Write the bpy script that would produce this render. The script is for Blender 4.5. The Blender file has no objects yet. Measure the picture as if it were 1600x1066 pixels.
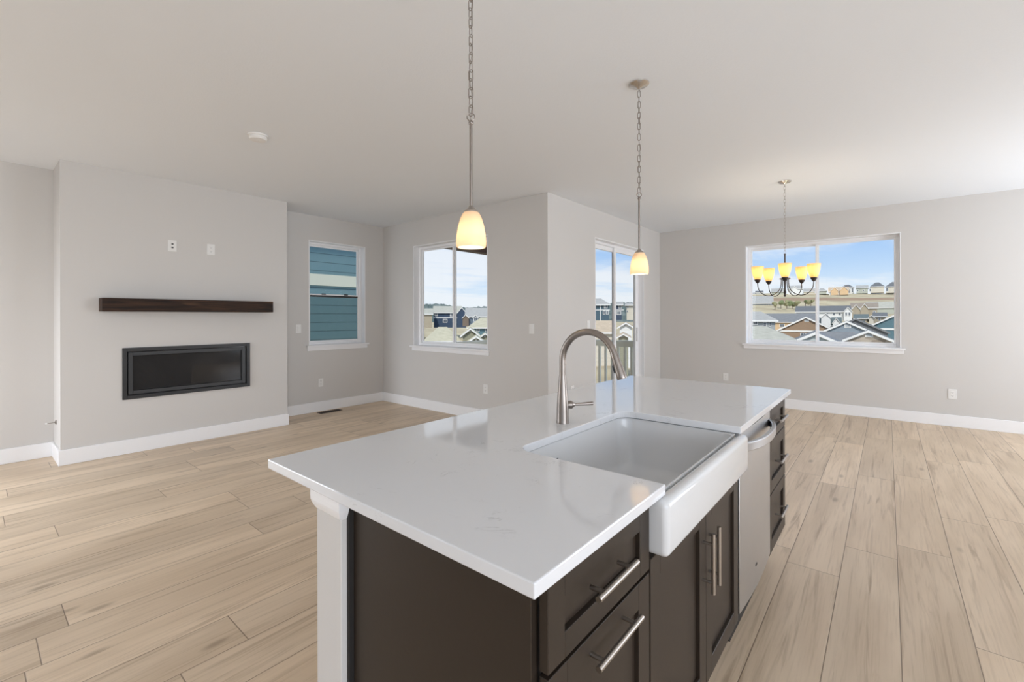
import bpy, bmesh, math, random
from mathutils import Vector, Matrix

random.seed(7)
S = bpy.context.scene
COL = S.collection

# ------------------------------------------------------------------ camera
F_PX = 708.09
CAM_H = 1.3216
SHIFT = -37.81
FW = Vector((0.7700897, 0.6379356, 0.000128))
RT = Vector((0.6379342, -0.7700875, -0.0022755))
UP = Vector((0.0013527, -0.0018342, 0.9999974))
CAM = Vector((0.0, 0.0, CAM_H))
cd = bpy.data.cameras.new('camera')
cam = bpy.data.objects.new('camera', cd)
COL.objects.link(cam)
cd.sensor_width = 36.0
cd.sensor_fit = 'HORIZONTAL'
cd.lens = F_PX * 36.0 / 1600.0
cd.shift_y = SHIFT / 1600.0
cd.clip_start = 0.02
cd.clip_end = 3000
M = Matrix(((RT.x, UP.x, -FW.x, 0), (RT.y, UP.y, -FW.y, 0), (RT.z, UP.z, -FW.z, CAM_H), (0, 0, 0, 1)))
cam.matrix_world = M
S.camera = cam

# ------------------------------------------------------------------ view
S.view_settings.view_transform = 'Standard'
S.view_settings.look = 'None'
S.view_settings.gamma = 1.0
S.view_settings.use_curve_mapping = False
S.view_settings.exposure = 0.0
cy = S.cycles
cy.use_denoising = True
cy.max_bounces = 10
cy.diffuse_bounces = 6
cy.glossy_bounces = 4
cy.transmission_bounces = 6
cy.transparent_max_bounces = 16
cy.caustics_reflective = False
cy.caustics_refractive = False
cy.sample_clamp_indirect = 6.0

# ------------------------------------------------------------------ node helpers
def new_mat(name):
    m = bpy.data.materials.new(name)
    m.use_nodes = True
    nt = m.node_tree
    for n in list(nt.nodes):
        nt.nodes.remove(n)
    out = nt.nodes.new('ShaderNodeOutputMaterial')
    return m, nt, out

def N(nt, t, **kw):
    n = nt.nodes.new(t)
    for k, v in kw.items():
        if k.startswith('i_'):
            n.inputs[k[2:].replace('_', ' ')].default_value = v
        else:
            setattr(n, k, v)
    return n

def L(nt, a, b):
    nt.links.new(a, b)

def sin_(nt, n, name, v):
    s = n.inputs[name]
    if hasattr(v, 'node'):
        L(nt, v, s)
    else:
        s.default_value = v

def math_(nt, op, a, b=0.0, c=None, clamp=False):
    n = nt.nodes.new('ShaderNodeMath')
    n.operation = op
    n.use_clamp = clamp
    for i, v in enumerate((a, b) if c is None else (a, b, c)):
        if hasattr(v, 'node'):
            L(nt, v, n.inputs[i])
        else:
            n.inputs[i].default_value = v
    return n.outputs[0]

def mixc(nt, fac, a, b, mode='MIX'):
    n = nt.nodes.new('ShaderNodeMix')
    n.data_type = 'RGBA'
    n.blend_type = mode
    for s, v in ((n.inputs[0], fac), (n.inputs[6], a), (n.inputs[7], b)):
        if hasattr(v, 'node'):
            L(nt, v, s)
        elif isinstance(v, (tuple, list)):
            s.default_value = (v[0], v[1], v[2], 1)
        else:
            s.default_value = v
    return n.outputs[2]

def smooth(nt, v, a, b):
    n = nt.nodes.new('ShaderNodeMapRange')
    n.interpolation_type = 'SMOOTHSTEP'
    L(nt, v, n.inputs[0])
    n.inputs[1].default_value = a
    n.inputs[2].default_value = b
    n.inputs[3].default_value = 0
    n.inputs[4].default_value = 1
    return n.outputs[0]

def objcoord(nt):
    t = nt.nodes.new('ShaderNodeTexCoord')
    return t.outputs['Object']

def sepxyz(nt, v):
    n = nt.nodes.new('ShaderNodeSeparateXYZ')
    L(nt, v, n.inputs[0])
    return n.outputs

def comb(nt, x, y, z):
    n = nt.nodes.new('ShaderNodeCombineXYZ')
    for i, v in enumerate((x, y, z)):
        if hasattr(v, 'node'):
            L(nt, v, n.inputs[i])
        else:
            n.inputs[i].default_value = v
    return n.outputs[0]

def noise(nt, vec, scale=5, detail=3, rough=0.5, dist=0.0):
    n = nt.nodes.new('ShaderNodeTexNoise')
    L(nt, vec, n.inputs['Vector'])
    n.inputs['Scale'].default_value = scale
    n.inputs['Detail'].default_value = detail
    n.inputs['Roughness'].default_value = rough
    n.inputs['Distortion'].default_value = dist
    return n.outputs[0]

def mapping(nt, vec, scale=(1, 1, 1), loc=(0, 0, 0)):
    n = nt.nodes.new('ShaderNodeMapping')
    L(nt, vec, n.inputs[0])
    n.inputs['Location'].default_value = loc
    n.inputs['Scale'].default_value = scale
    return n.outputs[0]

def bump(nt, h, strength=0.2, dist=0.01):
    n = nt.nodes.new('ShaderNodeBump')
    n.inputs['Strength'].default_value = strength
    n.inputs['Distance'].default_value = dist
    L(nt, h, n.inputs['Height'])
    return n.outputs[0]

def principled(nt, out, color=(0.5, 0.5, 0.5), rough=0.5, metal=0.0, spec=0.5, normal=None, coat=0.0, aniso=0.0):
    p = nt.nodes.new('ShaderNodeBsdfPrincipled')
    if hasattr(color, 'node'):
        L(nt, color, p.inputs['Base Color'])
    else:
        p.inputs['Base Color'].default_value = (*color, 1)
    for k, v in (('Roughness', rough), ('Metallic', metal), ('Specular IOR Level', spec), ('Coat Weight', coat), ('Anisotropic', aniso)):
        sin_(nt, p, k, v)
    if normal is not None:
        L(nt, normal, p.inputs['Normal'])
    L(nt, p.outputs[0], out.inputs[0])
    return p

def simple(name, color, rough=0.5, metal=0.0, spec=0.5, nscale=0, nbump=0.1, vary=0.0, coat=0.0):
    m, nt, out = new_mat(name)
    c, nm = color, None
    if nscale:
        oc = objcoord(nt)
        nz = noise(nt, oc, nscale, 3)
        if nbump:
            nm = bump(nt, nz, nbump, 0.004)
        if vary:
            d = tuple(x * (1 - vary) for x in color)
            u = tuple(min(1, x * (1 + vary)) for x in color)
            c = mixc(nt, nz, d, u)
    principled(nt, out, c, rough, metal, spec, nm, coat)
    return m

# ------------------------------------------------------------------ sky (world)
W = bpy.data.worlds.new('World')
S.world = W
W.use_nodes = True
nt = W.node_tree
for n in list(nt.nodes):
    nt.nodes.remove(n)
wo = nt.nodes.new('ShaderNodeOutputWorld')
bg = nt.nodes.new('ShaderNodeBackground')
tc = nt.nodes.new('ShaderNodeTexCoord')
x, y, z = sepxyz(nt, tc.outputs['Generated'])
zc = math_(nt, 'MAXIMUM', z, 0.02)
den = math_(nt, 'ADD', zc, 0.10)
cx_ = math_(nt, 'DIVIDE', x, den)
cy_ = math_(nt, 'DIVIDE', y, den)
cv = comb(nt, cx_, cy_, 0.0)
rot = nt.nodes.new('ShaderNodeVectorRotate')
rot.rotation_type = 'Z_AXIS'
rot.inputs['Angle'].default_value = math.radians(25)
L(nt, cv, rot.inputs['Vector'])
n1 = noise(nt, mapping(nt, rot.outputs[0], (0.55, 0.9, 1), (3.1, 1.7, 0)), 1.0, 7, 0.58, 0.6)
n2 = noise(nt, mapping(nt, rot.outputs[0], (0.25, 0.8, 1), (7.0, 0.3, 0)), 1.0, 4, 0.5, 0.3)
cl = math_(nt, 'ADD', math_(nt, 'MULTIPLY', n1, 0.6), math_(nt, 'MULTIPLY', n2, 0.4))
# more cloud towards the north-east (+Y), clearer towards +X
bias = math_(nt, 'MULTIPLY', y, 0.13)
cl = math_(nt, 'ADD', cl, bias)
cm = smooth(nt, cl, 0.445, 0.60)
grad = smooth(nt, z, 0.0, 0.19)
sky = mixc(nt, grad, (0.70, 0.86, 1.0), (0.33, 0.57, 0.96))
sky = mixc(nt, math_(nt, 'MULTIPLY', cm, 0.85), sky, (0.93, 0.96, 1.0))
hz = smooth(nt, z, 0.10, -0.01)
sky = mixc(nt, math_(nt, 'MULTIPLY', hz, 0.7), sky, (0.88, 0.94, 1.0))
L(nt, sky, bg.inputs[0])
bg.inputs[1].default_value = 1.0
L(nt, bg.outputs[0], wo.inputs[0])

# ------------------------------------------------------------------ sun, added fill and daylight
sl = bpy.data.lights.new('sun', 'SUN')
sl.energy = 3.2
sl.angle = math.radians(3)
sl.color = (1.0, 0.95, 0.87)
so = bpy.data.objects.new('sun', sl)
COL.objects.link(so)
so.rotation_euler = Vector((0.62, 0.30, -0.72)).to_track_quat('-Z', 'Y').to_euler()

def daylight_fill(name, loc, direction, w, h, power, color=(0.875, 0.925, 1.0), spread=180):
    d = bpy.data.lights.new(name, 'AREA')
    d.shape = 'RECTANGLE'
    d.size = w
    d.size_y = h
    d.energy = power
    d.color = color
    d.spread = math.radians(spread)
    o = bpy.data.objects.new(name, d)
    COL.objects.link(o)
    o.location = loc
    o.rotation_euler = Vector(direction).to_track_quat('-Z', 'Z').to_euler()
    return o

# daylight lamps: left and rear windows inferred, the other three added unseen as fill
daylight_fill('daylight_left_window', (-1.7, 6.02, 1.25), (0.15, -1, -0.75), 2.0, 2.0, 58, spread=125)
daylight_fill('daylight_rear_window', (-2.85, 4.7, 1.25), (1, 0.10, -0.24), 2.0, 2.1, 20, spread=60)
daylight_fill('added_fill_kitchen', (-2.85, -1.2, 1.45), (1, 0.0, -0.1), 2.6, 1.7, 5)  # weak fill lamp added behind the camera, no known window there
daylight_fill('added_fill_side', (-0.7, -3.45, 1.3), (0.04, 1, 0.15), 4.2, 2.1, 140)  # unseen fill added to brighten the walls facing it
daylight_fill('added_fill_dining', (5.9, -3.45, 1.3), (-0.15, 1, 0.50), 2.2, 2.1, 122)  # extra fill added to lift the dining ceiling and patio wall

# ------------------------------------------------------------------ mesh helpers
class MB:
    def __init__(self):
        self.bm = bmesh.new()

    def box(self, x0, x1, y0, y1, z0, z1):
        v = [self.bm.verts.new(p) for p in ((x0, y0, z0), (x1, y0, z0), (x1, y1, z0), (x0, y1, z0),
                                            (x0, y0, z1), (x1, y0, z1), (x1, y1, z1), (x0, y1, z1))]
        for f in ((0, 3, 2, 1), (4, 5, 6, 7), (0, 1, 5, 4), (1, 2, 6, 5), (2, 3, 7, 6), (3, 0, 4, 7)):
            self.bm.faces.new([v[i] for i in f])
        return self

    def prism(self, poly, fn, a, b):
        """poly of 2-D points extruded from a to b; fn(u, v, t) gives the 3-D point."""
        A = [self.bm.verts.new(fn(u, v, a)) for u, v in poly]
        B = [self.bm.verts.new(fn(u, v, b)) for u, v in poly]
        n = len(poly)
        self.bm.faces.new(A[::-1])
        self.bm.faces.new(B)
        for i in range(n):
            j = (i + 1) % n
            self.bm.faces.new((A[i], A[j], B[j], B[i]))
        return self

    def lathe(self, prof, c=(0, 0, 0), n=32, axis=None, cap0=True, cap1=True):
        """prof: list of (r, z) along axis."""
        c = Vector(c)
        q = Vector((0, 0, 1)).rotation_difference(Vector(axis).normalized()) if axis else None
        rings = []
        for r, z in prof:
            ring = []
            for i in range(n):
                a = 2 * math.pi * i / n
                p = Vector((r * math.cos(a), r * math.sin(a), z))
                if q:
                    p = q @ p
                ring.append(self.bm.verts.new(c + p))
            rings.append(ring)
        for k in range(len(rings) - 1):
            for i in range(n):
                j = (i + 1) % n
                self.bm.faces.new((rings[k][i], rings[k][j], rings[k + 1][j], rings[k + 1][i]))
        if cap0:
            self.bm.faces.new(rings[0][::-1])
        if cap1:
            self.bm.faces.new(rings[-1])
        return self

    def tube(self, pts, r, n=12, closed=False):
        pts = [Vector(p) for p in pts]
        rs = r if isinstance(r, (list, tuple)) else [r] * len(pts)
        m = len(pts)
        rings = []
        up = None
        for i in range(m):
            if closed:
                t = pts[(i + 1) % m] - pts[(i - 1) % m]
            else:
                t = pts[min(i + 1, m - 1)] - pts[max(i - 1, 0)]
            t.normalize()
            if up is None:
                up = t.orthogonal().normalized()
            else:
                up = (up - t * up.dot(t)).normalized()
            s = t.cross(up)
            rings.append([self.bm.verts.new(pts[i] + rs[i] * (math.cos(2 * math.pi * k / n) * up + math.sin(2 * math.pi * k / n) * s)) for k in range(n)])
        for i in range(m if closed else m - 1):
            A, B = rings[i], rings[(i + 1) % m]
            for k in range(n):
                j = (k + 1) % n
                self.bm.faces.new((A[k], A[j], B[j], B[k]))
        if not closed:
            self.bm.faces.new(rings[0][::-1])
            self.bm.faces.new(rings[-1])
        return self

    def cyl(self, p0, p1, r, n=16):
        return self.tube([p0, p1], r, n)

    def build(self, name, mat, parent=None, bevel=0.0, seg=2, smooth_=False, loc=None, rotz=None):
        bmesh.ops.recalc_face_normals(self.bm, faces=self.bm.faces)
        me = bpy.data.meshes.new(name)
        if smooth_:
            for f in self.bm.faces:
                f.smooth = True
            for e in self.bm.edges:
                if len(e.link_faces) == 2 and e.calc_face_angle(0) > math.radians(40):
                    e.smooth = False
        self.bm.to_mesh(me)
        self.bm.free()
        me.materials.append(mat)
        o = bpy.data.objects.new(name, me)
        COL.objects.link(o)
        if parent:
            o.parent = parent
        if loc is not None:
            o.location = loc
        if rotz is not None:
            o.rotation_euler = (0, 0, rotz)
        if bevel:
            b = o.modifiers.new('bevel', 'BEVEL')
            b.width = bevel
            b.segments = seg
            b.limit_method = 'ANGLE'
            b.angle_limit = math.radians(35)
            b.harden_normals = False
        return o

def thing(name, label, cat, loc=(0, 0, 0), rotz=0.0, group=None):
    o = bpy.data.objects.new(name, None)
    COL.objects.link(o)
    o.empty_display_size = 0.1
    o.location = loc
    o.rotation_euler = (0, 0, rotz)
    return tag(o, label, cat, group)

def tag(o, label, cat, group=None):
    o['label'] = label
    o['category'] = cat
    if group:
        o['group'] = group
    return o

def struct(o):
    o['kind'] = 'structure'
    return o

def holder(name):
    o = bpy.data.objects.new(name, None)
    COL.objects.link(o)
    return struct(o)

# ------------------------------------------------------------------ materials
def mat_wall(name, c, b=0.12):
    m, nt, out = new_mat(name)
    oc = objcoord(nt)
    h = noise(nt, oc, 90, 4, 0.6)
    principled(nt, out, c, 0.85, 0, 0.25, bump(nt, h, b, 0.003))
    return m

WALL = mat_wall('wall_paint', (0.632, 0.612, 0.590))
CEIL = mat_wall('ceiling_paint', (0.82, 0.845, 0.875), 0.25)
TRIM = simple('trim_white', (0.87, 0.87, 0.88), 0.38, spec=0.4)
VINYL = simple('vinyl_white', (0.88, 0.88, 0.89), 0.35)

def mat_floor():
    m, nt, out = new_mat('plank_floor')
    oc = objcoord(nt)
    x, y, z = sepxyz(nt, oc)
    PW, PL = 0.229, 1.52
    v = math_(nt, 'DIVIDE', math_(nt, 'SUBTRACT', y, 0.19), PW)
    row = math_(nt, 'FLOOR', v)
    fv = math_(nt, 'FRACT', v)
    wn = nt.nodes.new('ShaderNodeTexWhiteNoise')
    wn.noise_dimensions = '1D'
    L(nt, math_(nt, 'ADD', row, 37.3), wn.inputs['W'])
    u = math_(nt, 'ADD', math_(nt, 'DIVIDE', x, PL), math_(nt, 'MULTIPLY', wn.outputs['Value'], 3.0))
    colm = math_(nt, 'FLOOR', u)
    fu = math_(nt, 'FRACT', u)
    wid = nt.nodes.new('ShaderNodeTexWhiteNoise')
    wid.noise_dimensions = '2D'
    L(nt, comb(nt, row, colm, 0), wid.inputs['Vector'])
    r1 = wid.outputs['Value']
    sc = sepxyz(nt, wid.outputs['Color'])
    # grain
    off = comb(nt, math_(nt, 'MULTIPLY', sc[0], 31.0), math_(nt, 'MULTIPLY', sc[1], 17.0), math_(nt, 'MULTIPLY', r1, 9.0))
    va = nt.nodes.new('ShaderNodeVectorMath')
    va.operation = 'ADD'
    L(nt, oc, va.inputs[0])
    L(nt, off, va.inputs[1])
    pv = va.outputs[0]
    g1 = noise(nt, mapping(nt, pv, (0.75, 15.0, 1)), 1.6, 5, 0.6, 1.0)
    g2 = noise(nt, mapping(nt, pv, (2.5, 60.0, 1)), 1.5, 4, 0.6, 0.3)
    g3 = noise(nt, mapping(nt, pv, (0.6, 3.5, 1)), 1.6, 3, 0.5, 0.5)
    light, mid, dark = (0.72, 0.58, 0.43), (0.61, 0.48, 0.345), (0.37, 0.27, 0.18)
    base = mixc(nt, smooth(nt, g3, 0.3, 0.7), light, mid)
    base = mixc(nt, math_(nt, 'MULTIPLY', smooth(nt, g1, 0.50, 0.74), 0.75), base, dark)
    base = mixc(nt, math_(nt, 'MULTIPLY', smooth(nt, g2, 0.45, 0.8), 0.32), base, dark)
    # tone per plank
    tone = mixc(nt, r1, (0.88, 0.87, 0.86), (1.07, 1.06, 1.05))
    base = mixc(nt, 1.0, base, tone, 'MULTIPLY')
    # knots
    vo = nt.nodes.new('ShaderNodeTexVoronoi')
    vo.inputs['Scale'].default_value = 1.0
    L(nt, mapping(nt, pv, (1.5, 4.2, 1)), vo.inputs['Vector'])
    kn = math_(nt, 'SUBTRACT', 1.0, smooth(nt, vo.outputs['Distance'], 0.03, 0.11))
    base = mixc(nt, math_(nt, 'MULTIPLY', kn, 0.5), base, (0.2, 0.14, 0.09))
    # seams
    e = math_(nt, 'MINIMUM', fv, math_(nt, 'SUBTRACT', 1.0, fv))
    e = math_(nt, 'MULTIPLY', e, PW)
    e2 = math_(nt, 'MULTIPLY', math_(nt, 'MINIMUM', fu, math_(nt, 'SUBTRACT', 1.0, fu)), PL)
    d = math_(nt, 'MINIMUM', e, e2)
    seam = math_(nt, 'SUBTRACT', 1.0, smooth(nt, d, 0.0008, 0.0028))
    base = mixc(nt, math_(nt, 'MULTIPLY', seam, 0.8), base, (0.16, 0.11, 0.075))
    hgt = math_(nt, 'ADD', math_(nt, 'MULTIPLY', smooth(nt, d, 0.0, 0.003), 1.0), math_(nt, 'MULTIPLY', g2, 0.12))
    principled(nt, out, base, 0.42, 0, 0.35, bump(nt, hgt, 0.35, 0.0015))
    return m

FLOOR = mat_floor()

def mat_quartz():
    m, nt, out = new_mat('quartz')
    oc = objcoord(nt)
    w = noise(nt, oc, 3.0, 4, 0.6, 1.5)
    v1 = noise(nt, mapping(nt, oc, (1, 1, 1), (4, 2, 1)), 7.0, 6, 0.62, 2.2)
    ridge = math_(nt, 'ABSOLUTE', math_(nt, 'SUBTRACT', v1, 0.5))
    vein = math_(nt, 'SUBTRACT', 1.0, smooth(nt, ridge, 0.0, 0.014))
    patch = smooth(nt, w, 0.53, 0.66)
    fac = math_(nt, 'MULTIPLY', math_(nt, 'MULTIPLY', vein, patch), 0.45)
    c = mixc(nt, fac, (0.66, 0.67, 0.69), (0.30, 0.30, 0.31))
    principled(nt, out, c, 0.06, 0, 0.8)
    return m

QUARTZ = mat_quartz()
CAB = simple('espresso_cabinet', (0.027, 0.019, 0.0135), 0.40, spec=0.30, nscale=60, nbump=0.03)
CABIN = simple('cabinet_shadow_black', (0.012, 0.010, 0.009), 0.7)
PORC = simple('white_fireclay', (0.60, 0.605, 0.61), 0.07, spec=0.5)
NICKEL = simple('brushed_nickel', (0.29, 0.255, 0.23), 0.30, 1.0)
NICKEL_C = simple('polished_nickel', (0.66, 0.63, 0.60), 0.25, 1.0)
NICKEL_L = simple('satin_nickel', (0.42, 0.385, 0.35), 0.32, 1.0)
BLACKM = simple('black_metal', (0.018, 0.018, 0.019), 0.42, 0.0, 0.5)
CHARM = simple('charcoal_metal', (0.030, 0.031, 0.033), 0.42, 0.0, 0.5)
BRONZE = simple('dark_bronze', (0.045, 0.035, 0.035), 0.4, 0.6)
PLASTIC = simple('white_plastic', (0.80, 0.79, 0.77), 0.4)
DARKHOLE = simple('dark_slot', (0.05, 0.05, 0.05), 0.6)
GRAYP = simple('gray_rubber', (0.03, 0.035, 0.05), 0.5)

def mat_steel():
    m, nt, out = new_mat('stainless_steel')
    oc = objcoord(nt)
    g = noise(nt, mapping(nt, oc, (4, 4, 300)), 1.0, 3, 0.6)
    sm = noise(nt, oc, 5, 4, 0.6)
    r = math_(nt, 'ADD', 0.26, math_(nt, 'MULTIPLY', sm, 0.14))
    principled(nt, out, (0.52, 0.53, 0.55), r, 1.0, 0.5, bump(nt, g, 0.05, 0.001))
    return m

STEEL = mat_steel()

def mat_walnut():
    m, nt, out = new_mat('dark_walnut')
    oc = objcoord(nt)
    g = noise(nt, mapping(nt, oc, (2.2, 30, 34)), 1.0, 5, 0.6, 1.2)
    k = noise(nt, mapping(nt, oc, (2.0, 3, 9)), 1.0, 3, 0.5, 0.8)
    c = mixc(nt, smooth(nt, g, 0.35, 0.7), (0.010, 0.0055, 0.004), (0.055, 0.026, 0.013))
    c = mixc(nt, math_(nt, 'MULTIPLY', smooth(nt, k, 0.55, 0.75), 0.55), c, (0.17, 0.085, 0.042))
    principled(nt, out, c, 0.55, 0, 0.22, bump(nt, g, 0.15, 0.002))
    return m

WALNUT = mat_walnut()

def mat_pane(name, tint=(1, 1, 1), refl=(0.03, 0.55)):
    m, nt, out = new_mat(name)
    tr = nt.nodes.new('ShaderNodeBsdfTransparent')
    tr.inputs[0].default_value = (*tint, 1)
    gl = nt.nodes.new('ShaderNodeBsdfGlossy')
    gl.inputs['Roughness'].default_value = 0.0
    ge = nt.nodes.new('ShaderNodeNewGeometry')
    dp = nt.nodes.new('ShaderNodeVectorMath')
    dp.operation = 'DOT_PRODUCT'
    L(nt, ge.outputs['Normal'], dp.inputs[0])
    L(nt, ge.outputs['Incoming'], dp.inputs[1])
    c = math_(nt, 'ABSOLUTE', dp.outputs['Value'])
    sch = math_(nt, 'ADD', 0.02, math_(nt, 'MULTIPLY', math_(nt, 'POWER', math_(nt, 'SUBTRACT', 1.0, c), 5.0), 0.9))
    fac = math_(nt, 'MULTIPLY', sch, math_(nt, 'SUBTRACT', 1.0, ge.outputs['Backfacing']))
    mx = nt.nodes.new('ShaderNodeMixShader')
    L(nt, fac, mx.inputs[0])
    L(nt, tr.outputs[0], mx.inputs[1])
    L(nt, gl.outputs[0], mx.inputs[2])
    L(nt, mx.outputs[0], out.inputs[0])
    return m

PANE = mat_pane('window_glass', (0.985, 0.99, 0.99))
SCREEN = mat_pane('screened_glass', (0.80, 0.81, 0.80))

def mat_fireglass():
    m, nt, out = new_mat('fireplace_glass')
    oc = objcoord(nt)
    x, y, z = sepxyz(nt, oc)
    s = math_(nt, 'SINE', math_(nt, 'MULTIPLY', z, 900.0))
    c = mixc(nt, math_(nt, 'MULTIPLY', math_(nt, 'ADD', s, 1.0), 0.5), (0.010, 0.010, 0.011), (0.026, 0.026, 0.027))
    principled(nt, out, c, 0.06, 0, 0.5)
    return m

FIREGLASS = mat_fireglass()

def mat_shade(name, trans, dif):
    m, nt, out = new_mat(name)
    t = nt.nodes.new('ShaderNodeBsdfTranslucent')
    t.inputs[0].default_value = (*trans, 1)
    d = nt.nodes.new('ShaderNodeBsdfPrincipled')
    d.inputs['Base Color'].default_value = (*dif, 1)
    d.inputs['Roughness'].default_value = 0.25
    mx = nt.nodes.new('ShaderNodeMixShader')
    mx.inputs[0].default_value = 0.62
    L(nt, d.outputs[0], mx.inputs[1])
    L(nt, t.outputs[0], mx.inputs[2])
    L(nt, mx.outputs[0], out.inputs[0])
    return m

OPAL = mat_shade('opal_glass', (0.96, 0.83, 0.66), (0.85, 0.76, 0.66))
AMBER = mat_shade('amber_glass', (0.97, 0.76, 0.46), (0.80, 0.62, 0.42))

def mat_emit(name, c, s):
    m, nt, out = new_mat(name)
    e = nt.nodes.new('ShaderNodeEmission')
    e.inputs[0].default_value = (*c, 1)
    e.inputs[1].default_value = s
    L(nt, e.outputs[0], out.inputs[0])
    return m

BULB_C = mat_emit('lit_chandelier_bulb', (1.0, 0.88, 0.68), 75.0)
BULB = mat_emit('lit_bulb', (1.0, 0.86, 0.62), 45.0)

# ------------------------------------------------------------------ room shell
H = 2.74
YF, YR, X1, Y2, X3 = 5.691, 6.155, 4.228, 2.973, 7.524
XB, YK = -3.0, -3.6
XA, XC = 0.5423, 2.5305          # chimney breast
T = 0.16

def wall(name, axis, p0, p1, u0, u1, z0, z1, holes, mat=None):
    us = sorted({u0, u1, *[h[0] for h in holes], *[h[1] for h in holes]})
    zs = sorted({z0, z1, *[h[2] for h in holes], *[h[3] for h in holes]})
    mb = MB()
    for i in range(len(us) - 1):
        for j in range(len(zs) - 1):
            um, zm = (us[i] + us[i + 1]) / 2, (zs[j] + zs[j + 1]) / 2
            if any(h[0] < um < h[1] and h[2] < zm < h[3] for h in holes):
                continue
            if axis == 'x':
                mb.box(p0, p1, us[i], us[i + 1], zs[j], zs[j + 1])
            else:
                mb.box(us[i], us[i + 1], p0, p1, zs[j], zs[j + 1])
    bmesh.ops.remove_doubles(mb.bm, verts=mb.bm.verts, dist=1e-5)
    seen = {}
    for f in list(mb.bm.faces):
        k = frozenset(f.verts)
        seen.setdefault(k, []).append(f)
    dead = [f for fs in seen.values() if len(fs) > 1 for f in fs]
    bmesh.ops.delete(mb.bm, geom=dead, context='FACES_ONLY')
    return struct(mb.build(name, mat or WALL))

struct(MB().box(XB - T, X3 + T, YK - T, YR + T, -0.2, 0.0).build('floor', FLOOR))
struct(MB().box(XB - T, X3 + T, YK - T, Y2 + T, H, H + 0.25).box(XB - T, X1 + T, Y2 + T, YR + T, H, H + 0.25).build('ceiling', CEIL))

W1 = (3.031, 3.912, 0.930, 2.395)
W2 = (3.902, 5.392, 0.905, 2.368)
W3 = (-0.134, 1.651, 0.915, 2.380)
D1 = (5.313, 6.871, 0.0, 2.375)
W4 = (3.7, 5.7, 0.2, 2.3)
W5 = (-2.5, 0.1, 0.6, 2.3)
W6 = (-2.6, 1.3, 0.25, 2.35)
W7 = (-2.7, -0.5, 0.25, 2.3)
wall('wall_left', 'y', YR, YR + T, XB, X1, 0, H, [W1, W7])
wall('wall_living', 'x', X1, X1 + T, Y2, YR, 0, H, [W2])
wall('wall_patio', 'y', Y2, Y2 + T, X1 + T, X3, 0, H, [D1])
wall('wall_dining', 'x', X3, X3 + T, YK, Y2 + T, 0, H, [W3])
wall('wall_back', 'x', XB - T, XB, YK - T, YR + T, 0, H, [W4, W5])
W8 = (5.0, 7.0, 0.25, 2.35)
wall('wall_kitchen', 'y', YK - T, YK, XB, X3 + T, 0, H, [W6, W8])
FP = (0.985, 2.086, 0.544, 1.011)
wall('wall_fireplace', 'y', YF, YR, XA, XC, 0, H, [FP])

# baseboards
BH, BT = 0.137, 0.015
def base(name, *bxs):
    mb = MB()
    for b in bxs:
        mb.box(*b)
    struct(mb.build(name, TRIM, bevel=0.004, seg=2))
base('baseboard_left', (XB, XA, YR - BT, YR, 0, BH), (XC, X1, YR - BT, YR, 0, BH))
base('baseboard_fireplace', (XA - BT, XC + BT, YF - BT, YF, 0, BH), (XA - BT, XA, YF, YR - BT, 0, BH), (XC, XC + BT, YF, YR - BT, 0, BH))
base('baseboard_living', (X1 - BT, X1, Y2 - BT, YR - BT, 0, BH))
base('baseboard_patio', (X1, D1[0] - 0.0, Y2 - BT, Y2, 0, BH), (D1[1], X3, Y2 - BT, Y2, 0, BH))
base('baseboard_dining', (X3 - BT, X3, YK, Y2 - BT, 0, BH))
base('baseboard_back', (XB, XB + BT, YK, YR - BT, 0, BH))
base('baseboard_kitchen', (XB + BT, X3 - BT, YK, YK + BT, 0, BH))

# ------------------------------------------------------------------ windows
# local frame: u along the wall, o outward depth from the room face, z up
def mapper(axis, plane, sgn):
    if axis == 'x':
        return lambda u0, u1, o0, o1, z0, z1: (*sorted((plane + sgn * o0, plane + sgn * o1)), u0, u1, z0, z1)
    return lambda u0, u1, o0, o1, z0, z1: (u0, u1, *sorted((plane + sgn * o0, plane + sgn * o1)), z0, z1)

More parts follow.
